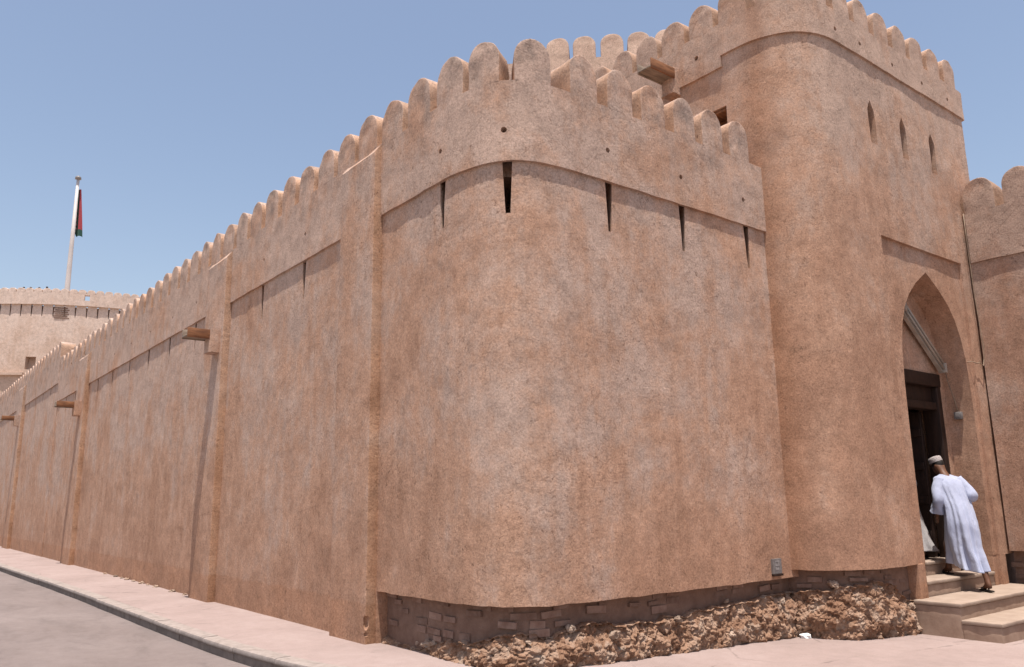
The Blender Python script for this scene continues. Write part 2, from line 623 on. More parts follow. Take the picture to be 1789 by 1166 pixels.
def shell(path, z0, z1, thick, s0=0, s1=None, ds=0.16, dz=0.2, amp=(0.012, 0.005), edge=0.006, round_top=0.012, name='wall'):
    """solid wall along path from z0 up to z1, hand-plastered outer face"""
    if s1 is None:
        s1 = path.L
    ns = max(2, int((s1 - s0) / ds))
    nz = max(2, int((z1 - z0) / dz))
    verts = []
    cols = []
    for i in range(ns + 1):
        u = s0 + (s1 - s0) * i / ns
        p = path.pos(u)
        nn = path.nor(u)
        col = []
        for j in range(nz + 1):
            z = z0 + (z1 - z0) * j / nz
            q = Vector((p.x, p.y, z))
            o = wob(q, *amp)
            if j == 0 or j == nz:
                z += edge * noise.noise(q * 3.0) + edge * 0.6 * noise.noise(q * 9.0)
            if j == nz:
                z = z1
            col.append(len(verts))
            verts.append(Vector((p.x + nn.x * o, p.y + nn.y * o, z)))
        # inner top and bottom
        col.append(len(verts))
        verts.append(Vector((p.x - nn.x * thick, p.y - nn.y * thick, z1)))
        col.append(len(verts))
        verts.append(Vector((p.x - nn.x * thick, p.y - nn.y * thick, z0)))
        cols.append(col)
    faces = []
    for a, b in zip(cols, cols[1:]):
        m = len(a)
        for j in range(m):
            k = (j + 1) % m
            faces.append((a[j], b[j], b[k], a[k]))
    faces.append(tuple(reversed(cols[0])))
    faces.append(tuple(cols[-1]))
    me = mesh_of(verts, faces, name, True, True)
    return sharp(me, 38)


def plan_prism(poly, z0, z1f, dz=0.25, sub=0.12, amp=(0.008, 0.004), name='block', bev=0.03):
    """closed footprint extruded with subdivided lumpy sides; z1f may depend on (x, y)"""
    pts = [Vector(p) for p in poly]
    ring = []
    n = len(pts)
    for i in range(n):
        a, b, c = pts[i - 1], pts[i], pts[(i + 1) % n]
        d0 = (a - b).normalized()
        d1 = (c - b).normalized()
        l0 = min(bev, (a - b).length * 0.3)
        p0, p1 = b + d0 * l0, b + d1 * l0
        for t in (0, 0.5, 1):
            ring.append(p0 * (1 - t) ** 2 + b * 2 * t * (1 - t) + p1 * t * t)
        ln = (c - b).length - 2 * l0
        k = int(ln / sub)
        for q in range(1, k):
            ring.append(p1.lerp(c - d1 * l0, q / k))
    m = len(ring)
    verts = []
    zt = [z1f(p.x, p.y) if callable(z1f) else z1f for p in ring]
    nz = max(2, int((max(zt) - z0) / dz))
    cen = sum(ring, Vector((0, 0))) / m
    for j in range(nz + 1):
        for i, p in enumerate(ring):
            z = z0 + (zt[i] - z0) * j / nz
            q = Vector((p.x, p.y, z))
            d = (p - cen)
            a, c = ring[i - 1], ring[(i + 1) % m]
            t = (c - a).normalized()
            nn = Vector((t.y, -t.x))
            if nn.dot(d) < 0:
                nn = -nn
            o = wob(q, *amp)
            verts.append(Vector((p.x + nn.x * o, p.y + nn.y * o, z)))
    faces = []
    for j in range(nz):
        for i in range(m):
            k = (i + 1) % m
            faces.append((j * m + i, j * m + k, (j + 1) * m + k, (j + 1) * m + i))
    faces.append(tuple(range(nz * m, nz * m + m)))
    faces.append(tuple(reversed(range(m))))
    return sharp(mesh_of(verts, faces, name, True, True), 38)


def merlon_me(path, u, w, h, z, t, r=None, proud=0.0, lean=0.0):
    """round-topped merlon following the wall path; front flush with the parapet"""
    if r is None:
        r = w / 2
    prof = []  # (half width, z)
    nlow = 3
    for j in range(nlow):
        prof.append((w / 2, (h - r * 1.05) * j / nlow))
    for k in range(9):
        a = math.pi / 2 * k / 9
        prof.append((w / 2 - r + r * math.cos(a) if r < w / 2 else r * math.cos(a), h - r * 1.05 + r * 1.05 * math.sin(a)))
    prof.append((0.04, h))
    seed = Vector((u * 3.7, z, w))
    layers = [(0.014, 0.0), (0.004, 0.004), (0.0, 0.014), (0.0, t * 0.5), (0.0, t - 0.03), (0.02, t)]
    verts = []
    faces = []
    mid = 4
    grids = []
    for inset, depth in layers:
        g = []
        for hw, zz in prof:
            row = []
            for c in range(mid + 1):
                f = -1 + 2 * c / mid
                hw2 = max(0.004, hw - inset)
                zz2 = zz if zz < h * 0.35 else zz - inset * (zz / h)
                row.append((f * hw2, zz2))
            g.append(row)
        grids.append((g, depth))

    def place(s_, z_, d_):
        ss = u + s_ + lean * z_
        p = path.pos(ss)
        nn = path.nor(ss, 0.03)
        if ss < 0 or ss > path.L:
            e = path.nor(ss, 0.05)
            tdir = Vector((-e.y, e.x))
            p = p + tdir * (ss if ss < 0 else ss - path.L)
        q = Vector((p.x - nn.x * d_, p.y - nn.y * d_, z + z_))
        o = wob(q) * (1 if d_ < 0.1 else 0.5) + (0.014 * noise.noise(q * 3.1 + seed) + 0.009 * noise.noise(q * 8.3 + seed)) * min(1, z_ * 4) + proud
        q += Vector((nn.x * o, nn.y * o, 0.022 * noise.noise(q * 4 + seed) * min(1, z_ * 3) if z_ > 0.01 else 0.0))
        return q

    idx = []
    for li, (g, d) in enumerate(grids):
        gi = []
        for row in g:
            ri = []
            for ci, (s_, z_) in enumerate(row):
                inner = 0 < li < len(grids) - 1
                if inner and 0 < ci < mid and row is not g[-1]:
                    ri.append(None)
                    continue
                ri.append(len(verts))
                verts.append(place(s_, z_, d))
            gi.append(ri)
        idx.append(gi)
    R = len(prof)
    for li in (0, len(grids) - 1):
        g = idx[li]
        for j in range(R - 1):
            for c in range(mid):
                f = (g[j][c], g[j][c + 1], g[j + 1][c + 1], g[j + 1][c])
                faces.append(f if li == 0 else tuple(reversed(f)))
    for li in range(len(grids) - 1):
        a, b = idx[li], idx[li + 1]
        for j in range(R - 1):
            faces.append((a[j][0], a[j + 1][0], b[j + 1][0], b[j][0]))
            faces.append((a[j][mid], b[j][mid], b[j + 1][mid], a[j + 1][mid]))
        for c in range(mid):
            faces.append((a[-1][c], a[-1][c + 1], b[-1][c + 1], b[-1][c]))
    me = mesh_of(verts, faces, 'merlon', True, True)
    return sharp(me, 33)


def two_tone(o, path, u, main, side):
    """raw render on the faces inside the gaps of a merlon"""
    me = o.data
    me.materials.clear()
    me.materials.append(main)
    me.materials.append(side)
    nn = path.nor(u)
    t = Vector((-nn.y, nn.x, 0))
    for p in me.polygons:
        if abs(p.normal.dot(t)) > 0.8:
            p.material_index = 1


def wedge_cut(items, name='slots', flare=0.5):
    """items: (path, u, ztop, length, wtop, wbot, depth)"""
    bm = bmesh.new()
    for path, u, zt, ln, wt, wb, dep in items:
        p = path.pos(u)
        nn = path.nor(u)
        t = Vector((-nn.y, nn.x))
        vs = []
        for z, w, d in ((zt, wt, dep), (zt - ln, wb, dep * 0.8)):
            for sgn, dd, fl in ((-1, -0.12, 0), (1, -0.12, 0), (1, 0.012, 0), (1, d, flare), (-1, d, flare), (-1, 0.012, 0)):
                q = p + t * (sgn * (w + fl) / 2) - nn * dd
                vs.append(bm.verts.new((q.x, q.y, z)))
        bm.faces.new([vs[i] for i in (5, 4, 3, 2, 1, 0)])
        bm.faces.new([vs[i] for i in (6, 7, 8, 9, 10, 11)])
        for i in range(6):
            k_ = (i + 1) % 6
            bm.faces.new((vs[i], vs[k_], vs[k_ + 6], vs[i + 6]))
    bmesh.ops.recalc_face_normals(bm, faces=bm.faces)
    me = bpy.data.meshes.new(name)
    bm.to_mesh(me)
    bm.free()
    return me


def hole_cut(items, name='holes'):
    """items: (path, u, z, radius, depth)"""
    bm = bmesh.new()
    for path, u, z, r, dep in items:
        p = path.pos(u)
        nn = path.nor(u)
        t = Vector((-nn.y, nn.x))
        a, b = [], []
        for k in range(12):
            an = 2 * math.pi * k / 12
            q = p + t * (r * math.cos(an))
            zz = z + r * math.sin(an)
            f = q + nn * 0.12
            g = q - nn * dep
            a.append(bm.verts.new((f.x, f.y, zz)))
            b.append(bm.verts.new((g.x, g.y, zz - 0.06)))
        bm.faces.new(a)
        bm.faces.new(list(reversed(b)))
        for k in range(12):
            bm.faces.new((a[k], b[k], b[(k + 1) % 12], a[(k + 1) % 12]))
    bmesh.ops.recalc_face_normals(bm, faces=bm.faces)
    me = bpy.data.meshes.new(name)
    bm.to_mesh(me)
    bm.free()
    return me


def prism_y_me(prof, y0, y1, name='prism'):
    """profile in (x, z) extruded along y"""
    n = len(prof)
    verts = [(x, y0, z) for x, z in prof] + [(x, y1, z) for x, z in prof]
    faces = [tuple(range(n)), tuple(reversed(range(n, 2 * n)))]
    for i in range(n):
        k = (i + 1) % n
        faces.append((i, i + n, k + n, k))
    return mesh_of(verts, faces, name, False, True)


def tube_me(pts, r, seg=8, name='tube'):
    P = [Vector(p) for p in pts]
    verts, faces = [], []
    for i, p in enumerate(P):
        d = (P[min(i + 1, len(P) - 1)] - P[max(i - 1, 0)]).normalized()
        a = d.cross(Vector((0.3, 0.2, 1))).normalized()
        if a.length < 0.1:
            a = d.cross(Vector((1, 0, 0))).normalized()
        b = d.cross(a)
        rr = r[i] if isinstance(r, (list, tuple)) else r
        for k in range(seg):
            an = 2 * math.pi * k / seg
            verts.append(p + (a * math.cos(an) + b * math.sin(an)) * rr)
    for i in range(len(P) - 1):
        for k in range(seg):
            q = (k + 1) % seg
            faces.append((i * seg + k, i * seg + q, (i + 1) * seg + q, (i + 1) * seg + k))
    faces.append(tuple(reversed(range(seg))))
    faces.append(tuple(range((len(P) - 1) * seg, len(P) * seg)))
    return mesh_of(verts, faces, name, True, True)


# ------------------------------------------------------------------ setting: ground, pavement, road, kerb
def gz(x):
    """the pavement falls gently to the right of the bastion"""
    return -0.03 * max(0.0, min(x, 18.0) - 5.0)


kerb_pts = [(2.9, 110), (3.0, 75), (3.12, 45), (3.3, 29), (3.5, 20), (3.53, 15), (3.54, 12), (3.57, 10.7), (3.64, 9.5), (3.80, 8.3),
            (4.15, 7.2), (4.9, 6.1), (6.0, 5.1), (7.6, 4.0), (9.6, 2.6), (12, 0.9), (16, -2), (30, -12)]
kerb_pts = [Vector(p) for p in kerb_pts]


def dense(pts, step):
    out = []
    for i in range(len(pts) - 1):
        p0 = pts[max(0, i - 1)]
        p1, p2 = pts[i], pts[i + 1]
        p3 = pts[min(len(pts) - 1, i + 2)]
        k = max(1, int((p2 - p1).length / step))
        for j in range(k):
            t = j / k
            m1 = (p2 - p0) * 0.5
            m2 = (p3 - p1) * 0.5
            l12 = (p2 - p1).length
            m1 = m1.normalized() * l12 if m1.length > 0 else m1
            m2 = m2.normalized() * l12 if m2.length > 0 else m2
            h = (2 * t ** 3 - 3 * t ** 2 + 1) * p1 + (t ** 3 - 2 * t ** 2 + t) * m1 + (-2 * t ** 3 + 3 * t ** 2) * p2 + (t ** 3 - t ** 2) * m2
            out.append(h)
    out.append(pts[-1])
    return out


kd = dense(kerb_pts, 0.5)
KP = Path(kd)
# outward (right of travel) of this path is the road side; width of kerb stones 0.2 m
n = len(kd)
inner_line = offset_poly(kd, -0.205)


def strip_mesh(A, B, za, rows, name, extra=0.0):
    verts, faces = [], []
    m = len(A)
    for i in range(m):
        for j in range(rows + 1):
            t = (j / rows) ** 1.5
            p = A[i].lerp(B[i], t)
            z = gz(p.x) + za + extra * 0.006 * noise.noise(Vector((p.x, p.y, 0)) * 0.9)
            verts.append((p.x, p.y, z))
    for i in range(m - 1):
        for j in range(rows):
            a = i * (rows + 1) + j
            faces.append((a, a + 1, a + rows + 2, a + rows + 1))
    me = mesh_of(verts, faces, name, True, True)
    if me.polygons[0].normal.z < 0:
        me.flip_normals()
    return me


far_in = []
for p in kd:
    if p.y > 8.3:
        far_in.append(Vector((9.0, p.y + 0.0)))
    else:
        t = (8.3 - p.y) / 20.3
        far_in.append(Vector((9.0 + 26 * t, 8.3 + 3 * t)))
pv = obj('pavement', strip_mesh(inner_line, far_in, 0.0, 46, 'pavement', 1.0), M_PAVE)
pv['kind'] = 'structure'
far_out = [Vector((-9.0, p.y)) if p.y > 8.3 else Vector((-9 + (8.3 - p.y) * 0.4, 8.3 - (8.3 - p.y) * 2.2)) for p in kd]
rd_line = offset_poly(kd, -0.1)
rd = obj('road', strip_mesh(rd_line, far_out, -0.155, 30, 'road', 1.0), M_ROAD)
rd['kind'] = 'structure'
g = obj('ground', mesh_of([(-900, -900, -0.62), (900, -900, -0.62), (900, 900, -0.62), (-900, 900, -0.62)], [(0, 1, 2, 3)], 'ground', False), M_SAND)
g['kind'] = 'structure'

kerb = bpy.data.objects.new('kerb', None)
link(kerb, None, (3.6, 10, 0))
kerb['kind'] = 'structure'
kerb['label'] = 'pale concrete kerb curving along the pavement edge'


def kerb_stone(u0, u1, k):
    """one kerb stone: pale rounded top, undercut dark face towards the road"""
    sec = [(-0.2, -0.3), (-0.2, 0.004), (-0.03, 0.006), (-0.008, -0.002), (0.0, -0.022), (-0.004, -0.055), (-0.022, -0.07), (-0.024, -0.3)]
    verts, faces = [], []
    ns = 4
    rs = random.Random(k)
    dz = rs.uniform(-0.004, 0.004)
    do = rs.uniform(-0.006, 0.006)
    for i in range(ns + 1):
        u = u0 + (u1 - u0) * i / ns
        p = KP.pos(u)
        nn = KP.nor(u)
        for (o, z) in sec:
            e = 0.003 * noise.noise(Vector((p.x * 3, p.y * 3, z * 9)))
            q = p + nn * (o + do + e)
            verts.append((q.x, q.y, gz(p.x) + z + dz + e))
    m = len(sec)
    for i in range(ns):
        for j in range(m):
            q = (j + 1) % m
            faces.append((i * m + j, i * m + q, (i + 1) * m + q, (i + 1) * m + j))
    faces.append(tuple(range(m)))
    faces.append(tuple(reversed(range(ns * m, ns * m + m))))
    return sharp(mesh_of(verts, faces, 'kerb_stone', True, True), 35)


uk = KP.near((3.3, 60))
k = 0
u = uk
while u < KP.near((12, 0.9)):
    y = KP.pos(u).y
    ln = 1.0 + 0.06 * math.sin(k * 2.3)
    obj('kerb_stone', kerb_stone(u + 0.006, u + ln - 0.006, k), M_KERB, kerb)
    u += ln
    k += 1

# ------------------------------------------------------------------ corner bastion + curtain to the gate tower
P_OUT = 0.038     # how far the parapet stands proud of the wall below
B_pts = [Vector(p) for p in [(4.95, 9.08), (4.95, 8.2), (4.95, 7.75), (4.965, 7.4), (5.01, 7.12), (5.08, 6.9), (5.18, 6.72), (5.33, 6.59),
                             (5.54, 6.50), (5.85, 6.455), (6.25, 6.44), (6.7, 6.435), (7.5, 6.43), (8.6, 6.43), (9.95, 6.43)]]
B_pts = dense(B_pts, 0.06)
BP = Path(B_pts)
BW = Path(offset_poly(B_pts, -P_OUT))
BPL = Path(offset_poly(B_pts, -P_OUT - 0.15))
bast = thing('corner_bastion', 'rounded mud-plaster corner bastion in the centre, battlements above and eroded rubble footing below', 'fort wall', (5.6, 7.2, 0))
PZ0 = 0.6
wface = obj('wall_face', shell(BW, PZ0, 5.404, 0.30, ds=0.12, dz=0.14, edge=0.014), M_WALL, bast)
wface.location = (0, 0, 0)
wface.parent = None
slots = []
for q in ((4.95, 7.62), (5.22, 6.68), (6.62, 6.43), (7.96, 6.43), (9.34, 6.43)):
    u = BW.near(q)
    slots.append((BW, u, 5.42, 0.60 if q[0] < 5.1 else 0.64, 0.12, 0.05, 0.38))
slots[1] = (BW, slots[1][1], 5.42, 0.63, 0.115, 0.055, 0.38)
boolean(wface, [wedge_cut(slots, flare=0.42)])
sharp(wface.data, 38)


def adopt(o, parent):
    o.parent = parent
    o.location = -WORLD[parent.name]
    WORLD[o.name] = Vector((0, 0, 0))


adopt(wface, bast)
par = obj('parapet', shell(BP, 5.402, 6.385, 0.34, ds=0.12, dz=0.14, edge=0.008), M_WALL)
boolean(par, [hole_cut([(BP, BP.near((4.95, 7.62)), 5.80, 0.033, 0.35), (BP, BP.near((5.2, 6.7)), 5.79, 0.036, 0.35),
                        (BP, BP.near((6.60, 6.43)), 5.82, 0.034, 0.35), (BP, BP.near((7.93, 6.43)), 5.80, 0.034, 0.35),
                        (BP, BP.near((9.27, 6.43)), 5.79, 0.034, 0.35)])])
nb = []
for q in ((4.95, 7.62), (5.22, 6.68), (6.62, 6.43), (7.96, 6.43), (9.34, 6.43)):
    nb.append((BP, BP.near(q), 5.80, 0.55, 0.25, 0.25, 0.6))
bmn = bmesh.new()
for path, u, zt, ln, wt, wb, dep in nb:
    p = path.pos(u)
    nn = path.nor(u)
    t = Vector((-nn.y, nn.x))
    vs = []
    for z in (5.2, 5.66):
        for sg, dd in ((-1, 0.046), (1, 0.046), (1, 0.6), (-1, 0.6)):
            q = p + t * sg * 0.14 - nn * dd
            vs.append(bmn.verts.new((q.x, q.y, z)))
    for f in ((3, 2, 1, 0), (4, 5, 6, 7), (0, 1, 5, 4), (1, 2, 6, 5), (2, 3, 7, 6), (3, 0, 4, 7)):
        bmn.faces.new([vs[i] for i in f])
bmesh.ops.recalc_face_normals(bmn, faces=bmn.faces)
men = bpy.data.meshes.new('niche')
bmn.to_mesh(men)
bmn.free()
boolean(par, [men])
sharp(par.data, 38)
adopt(par, bast)
for q, w in (((4.95, 8.80), .54), ((4.95, 8.13), .53), ((4.95, 7.47), .50), ((5.055, 6.92), .43), ((5.50, 6.50), .46),
             ((6.24, 6.43), .45), ((6.85, 6.43), .45), ((7.46, 6.43), .45), ((8.07, 6.43), .45), ((8.67, 6.43), .45), ((9.28, 6.43), .44)):
    u = BP.near(q)
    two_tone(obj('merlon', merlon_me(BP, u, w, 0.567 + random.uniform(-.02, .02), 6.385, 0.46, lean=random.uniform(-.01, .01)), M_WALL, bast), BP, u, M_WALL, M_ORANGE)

obj('light_blocker', box_me(5.95, 9.68, 7.35, 9.4, -0.5, 5.298), M_WALL, bast)  # unseen blocks, added to keep sky light out of the slots
obj('light_blocker', box_me(5.31, 5.948, 9.3, 9.6, -0.5, 5.298), M_WALL, bast)
roof_poly = [(5.2, 9.4), (5.2, 7.0), (5.6, 6.68), (9.72, 6.68), (9.72, 9.4)]
obj('walkway', mesh_of([(x, y, z) for z in (5.30, 5.55) for x, y in roof_poly], [(4, 3, 2, 1, 0), (5, 6, 7, 8, 9)] + [(i, (i + 1) % 5, (i + 1) % 5 + 5, i + 5) for i in range(5)], 'walkway', False, True), M_WALL, bast)
plinth = obj('plinth_wall', shell(BPL, -0.5, 0.66, 0.16, ds=0.1, dz=0.1, amp=(0.02, 0.012)), M_PLINTH, bast)

brick_meshes = []
for v in range(6):
    l, h_ = 0.20 + 0.03 * (v % 3), 0.055 + 0.012 * (v % 2)
    bm_ = rough_box_me(-l / 2, l / 2, -0.014, 0.03, -h_ / 2, h_ / 2, 0.012, 0.2, 0.004, 'brick')
    bm_.materials.append(M_BRICK)
    brick_meshes.append(bm_)


def lay_bricks(path, u0, u1, rows, parent, keep, seed):
    rs = random.Random(seed)
    for ri, z in enumerate(rows):
        u = u0 + (0.12 if ri % 2 else 0.0) + rs.uniform(0, .06)
        while u < u1:
            if rs.random() < 0.55 and keep(u, z):
                p = path.pos(u)
                nn = path.nor(u)
                o = bpy.data.objects.new('brick', rs.choice(brick_meshes))
                d = rs.uniform(-0.006, 0.014)
                link(o, parent, (p.x + nn.x * d, p.y + nn.y * d, z + rs.uniform(-.008, .008)))
                o.rotation_euler = (rs.uniform(-.04, .04), rs.uniform(-.06, .06), math.atan2(nn.x, -nn.y) * 1.0 + rs.uniform(-.05, .05))
                o.scale = (rs.uniform(.6, 1.1), 1, rs.uniform(.7, 1.2))
            u += rs.uniform(0.255, 0.33)


def interp(tab, x):
    if x <= tab[0][0]:
        return tab[0][1]
    for (a, va), (b, vb) in zip(tab, tab[1:]):
        if x <= b:
            return va + (vb - va) * (x - a) / (b - a)
    return tab[-1][1]


# height of the rubble along the bastion path
uc = BPL.near
HT = [(0, .10), (uc((5.13, 8.6)), .06), (uc((5.13, 8.25)), .06), (uc((5.13, 7.95)), .15), (uc((5.14, 7.7)), .20), (uc((5.16, 7.3)), .24), (uc((5.25, 6.95)), .33),
      (uc((5.4, 6.75)), .38), (uc((5.55, 6.65)), .30), (uc((5.8, 6.62)), .35), (uc((6.1, 6.61)), .42), (uc((6.5, 6.61)), .36), (uc((7.1, 6.61)), .34), (uc((7.7, 6.61)), .36),
      (uc((8.2, 6.61)), .40), (uc((8.9, 6.61)), .40), (uc((9.4, 6.61)), .45), (99, .46)]


def rubble_me(path, u0, u1, HT, ds, rows, bulge, name='rubble'):
    verts, faces = [], []
    ns = int((u1 - u0) / ds)
    for i in range(ns + 1):
        u = u0 + (u1 - u0) * i / ns
        p = path.pos(u)
        nn = path.nor(u, 0.12)
        g0 = gz(p.x) - 0.10
        H = interp(HT, u) - 0.045 + 0.035 * noise.noise(Vector((u * 4.2, 3, 1))) + 0.03 * noise.noise(Vector((u * 11, 8, 1)))
        bl = bulge(u)
        for j in range(rows + 1):
            t = j / rows
            if t < 0.78:
                q = t / 0.78
                z = g0 + (H - g0) * q
                o = bl * (0.55 + 0.5 * math.sin(math.pi * min(1, q * 0.9 + 0.1))) * (1 - 0.45 * q ** 3)
            else:
                q = (t - 0.78) / 0.22
                z = H + 0.012 * math.sin(q * 3.1)
                o = bl * 0.57 * (1 - q) - 0.04 * q
            V = Vector((p.x, p.y, z))
            a = fbm(V * 5.0 + Vector((1, 5, 2)), 3)
            r1 = 1 - abs(noise.noise(V * 9.0 + Vector((3, 3, 3)))) * 2.6
            r2 = 1 - abs(noise.noise(V * 21.0)) * 2.6
            cell = noise.cell(V * 6.5)
            r0 = 1 - abs(noise.noise(Vector((V.x, V.y, V.z * 1.5)) * 3.4 + Vector((8, 1, 3)))) * 3.0
            d = 0.040 * a + 0.034 * r0 + 0.024 * r1 + 0.020 * r2 + 0.012 * noise.noise(V * 44) + 0.006 * noise.noise(V * 90)
            dd_, pp_ = noise.voronoi(V * 6.2 + Vector((0.3 * noise.noise(V * 6), 0.3 * noise.noise(V * 6 + Vector((4, 4, 4))), 0)))
            ed = min(1.0, (dd_[1] - dd_[0]) * 3.2)
            de_, pe_ = noise.voronoi(V * 15)
            ed2 = min(1.0, (de_[1] - de_[0]) * 3.0)
            d = 0.034 * a + 0.024 * r0 + 0.016 * r1 + 0.014 * r2 + 0.014 * (ed - 0.7) + 0.035 * (noise.cell(pp_[0] * 3.3) * 0.5) + 0.016 * (ed2 - 0.6) + 0.016 * noise.noise(V * 36) + 0.009 * noise.noise(V * 80)
            fade = 1.0 if t < 0.85 else (1 - t) / 0.15
            d *= fade * (0.5 + 0.5 * min(1, bl / 0.1))
            dz = 0.022 * noise.noise(V * 8 + Vector((7, 0, 0))) * (1 if 0 < t < 0.95 else 0)
            verts.append((p.x + nn.x * (o + d), p.y + nn.y * (o + d), z + dz))
    for i in range(ns):
        for j in range(rows):
            a = i * (rows + 1) + j
            faces.append((a, a + rows + 1, a + rows + 2, a + 1))
    return mesh_of(verts, faces, name, False, True)


rub = obj('rubble_footing', rubble_me(BPL, 0.05, BPL.L, HT, 0.011, 56, lambda u: interp([(0, 0.05), (1.2, 0.06), (2.0, 0.12), (3.2, 0.15), (99, 0.15)], u)), M_RUB, bast)
rub['kind'] = 'stuff'

stone_meshes = []
for v in range(8):
    bm = bmesh.new()
    bmesh.ops.create_icosphere(bm, subdivisions=3, radius=1.0)
    off = Vector((v * 5.1, v * 2.3, 1))
    for vt in bm.verts:
        c = vt.co.copy()
        d = 1 + 0.45 * noise.noise(c * 1.3 + off) + 0.22 * (1 - abs(noise.noise(c * 2.9 + off)) * 3) + 0.16 * noise.noise(c * 5 + off) + 0.1 * noise.noise(c * 9 + off)
        vt.co = c * d
        vt.co.z *= 0.62
        vt.co.y *= 0.75
    me = bpy.data.meshes.new('stone')
    bm.to_mesh(me)
    bm.free()
    me.materials.append(M_STONE)
    stone_meshes.append(me)


def scatter_stones(path, u0, u1, HT, cnt, parent, seed, bl):
    rs = random.Random(seed)
    for i in range(cnt):
        u = rs.uniform(u0, u1)
        H = interp(HT, u)
        p = path.pos(u)
        nn = path.nor(u)
        q = rs.random() ** 0.8
        zz = gz(p.x) + 0.02 + (H - gz(p.x)) * q
        b_ = bl(u)
        o = b_ * (1.08 - 0.55 * q ** 3) - 0.025
        s = rs.uniform(0.025, 0.075)
        st = bpy.data.objects.new('stone', rs.choice(stone_meshes))
        link(st, parent, (p.x + nn.x * o, p.y + nn.y * o, zz))
        st.rotation_euler = (rs.uniform(-.5, .5), rs.uniform(-.5, .5), rs.uniform(0, 6))
        st.scale = (s * rs.uniform(.8, 1.5), s, s * rs.uniform(.8, 1.2))


lay_bricks(BPL, 0.15, BPL.L - 0.1, (0.565, 0.49, 0.40, 0.325, 0.25, 0.17), bast,
           lambda u, z: z > interp(HT, u) + 0.01, 3)
scatter_stones(BPL, 0.5, BPL.L - 0.05, HT, 14, bast, 5, lambda u: interp([(0, 0.05), (1.2, 0.06), (2.0, 0.12), (3.2, 0.15), (99, 0.15)], u))


# wall plates
def wall_plate(loc, rz, label, w, h_):
    t = thing('wall_plate', label, 'metal plate', loc, 'grey metal plates low on the wall')
    o = obj('plate', rough_box_me(-w / 2, w / 2, -0.02, 0.01, 0, h_, 0.004, 0.1, 0.001), M_GREYBOX, t, loc)
    o.rotation_euler = (0, 0, rz)
    sh = obj('sill', box_me(-w / 2 - .004, w / 2 + .004, -0.035, 0.01, -0.03, -0.002, 0.003), M_DARKWOOD, t, loc)
    sh.rotation_euler = (0, 0, rz)
    # worn, illegible signs: a few strokes
    vs, fs = [], []
    for (x0, z0, x1, z1) in ((-.045, .15, .04, .162), (.02, .12, .032, .15), (-.045, .10, .045, .112), (-.045, .112, -.033, .15),
                             (-.04, .05, .03, .062), (-.04, .062, -.028, .085), (.0, .062, .012, .08)):
        s_ = w / 0.19
        b0 = len(vs)
        vs += [(x0 * s_, -0.0235, z0), (x1 * s_, -0.0235, z0), (x1 * s_, -0.0235, z1), (x0 * s_, -0.0235, z1)]
        fs.append((b0, b0 + 1, b0 + 2, b0 + 3))
    mk = obj('lettering', mesh_of(vs, fs, 'lettering', False), M_MARK, t, loc)
    mk.rotation_euler = (0, 0, rz)


wall_plate((9.41, 6.462, 0.675), 0, 'grey metal plate on the curtain wall beside the gate tower foot', 0.19, 0.185)
wall_plate((4.982, 10.15, 0.615), -math.pi / 2, 'grey metal plate on the long wall, tucked against the nearest buttress', 0.17, 0.2)

# ------------------------------------------------------------------ long perimeter wall
long = thing('perimeter_wall', 'long battlemented mud-plaster wall with buttresses running beside the road', 'fort wall', (5.0, 30, 0))
LX = 4.95
p1 = Path([(LX, 32.8), (LX, 9.06)])
w1 = Path([(LX + P_OUT, 32.8), (LX + P_OUT, 9.06)])


def upath(y, y_start):
    return y_start - y


lw = obj('wall_face', shell(w1, -0.25, 5.39, 0.9, ds=0.2, dz=0.2, amp=(0.014, 0.006)), M_WALL)
sl_items = []
for y in (11.56, 13.28, 17.0, 18.83, 20.62, 22.48, 24.36, 26.19, 29.5, 31.2):
    sl_items.append((w1, 32.8 - y, 5.40, 0.62, 0.125, 0.05, 0.5))
boolean(lw, [wedge_cut(sl_items)])
sharp(lw.data, 38)
adopt(lw, long)
lp = obj('parapet', shell(p1, 5.388, 6.43, 0.45, ds=0.2, dz=0.2, edge=0.008), M_WALL)
boolean(lp, [hole_cut([(p1, 32.8 - y, 5.83, 0.032, 0.3) for y in (11.5, 13.2, 16.95, 18.65, 20.5, 22.3, 24.2, 26.0, 29.3, 31.2)])])
sharp(lp.data, 38)
adopt(lp, long)
ys = [9.48, 10.14, 10.82, 11.53]
while ys[-1] < 31.9:
    ys.append(ys[-1] + 0.721)
for y in ys:
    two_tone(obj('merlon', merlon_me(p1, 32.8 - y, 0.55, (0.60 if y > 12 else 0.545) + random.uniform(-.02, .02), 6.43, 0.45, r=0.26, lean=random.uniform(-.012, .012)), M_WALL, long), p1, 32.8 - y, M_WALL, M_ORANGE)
# the taller far stretch
p2 = Path([(LX - 0.02, 80), (LX - 0.02, 32.8)])
w2 = Path([(LX + P_OUT - 0.02, 80), (LX + P_OUT - 0.02, 32.8)])
lw2 = obj('wall_face', shell(w2, -0.25, 6.07, 0.9, ds=0.45, dz=0.4), M_WALL)
boolean(lw2, [wedge_cut([(w2, 80 - y, 6.08, 0.62, 0.1, 0.04, 0.4) for y in (34.4, 36.2, 38.0, 39.6, 44.5, 46.5, 48.5, 50.5, 52.5)])])
sharp(lw2.data, 38)
adopt(lw2, long)
lp2 = obj('parapet', shell(p2, 6.068, 7.04, 0.55, ds=0.45, dz=0.4), M_WALL, long)
y = 33.15
while y < 79.5:
    two_tone(obj('merlon', merlon_me(p2, 80 - y, 0.57, 0.60, 7.04, 0.5, r=0.26), M_WALL, long), p2, 80 - y, M_WALL, M_ORANGE)
    y += 0.721


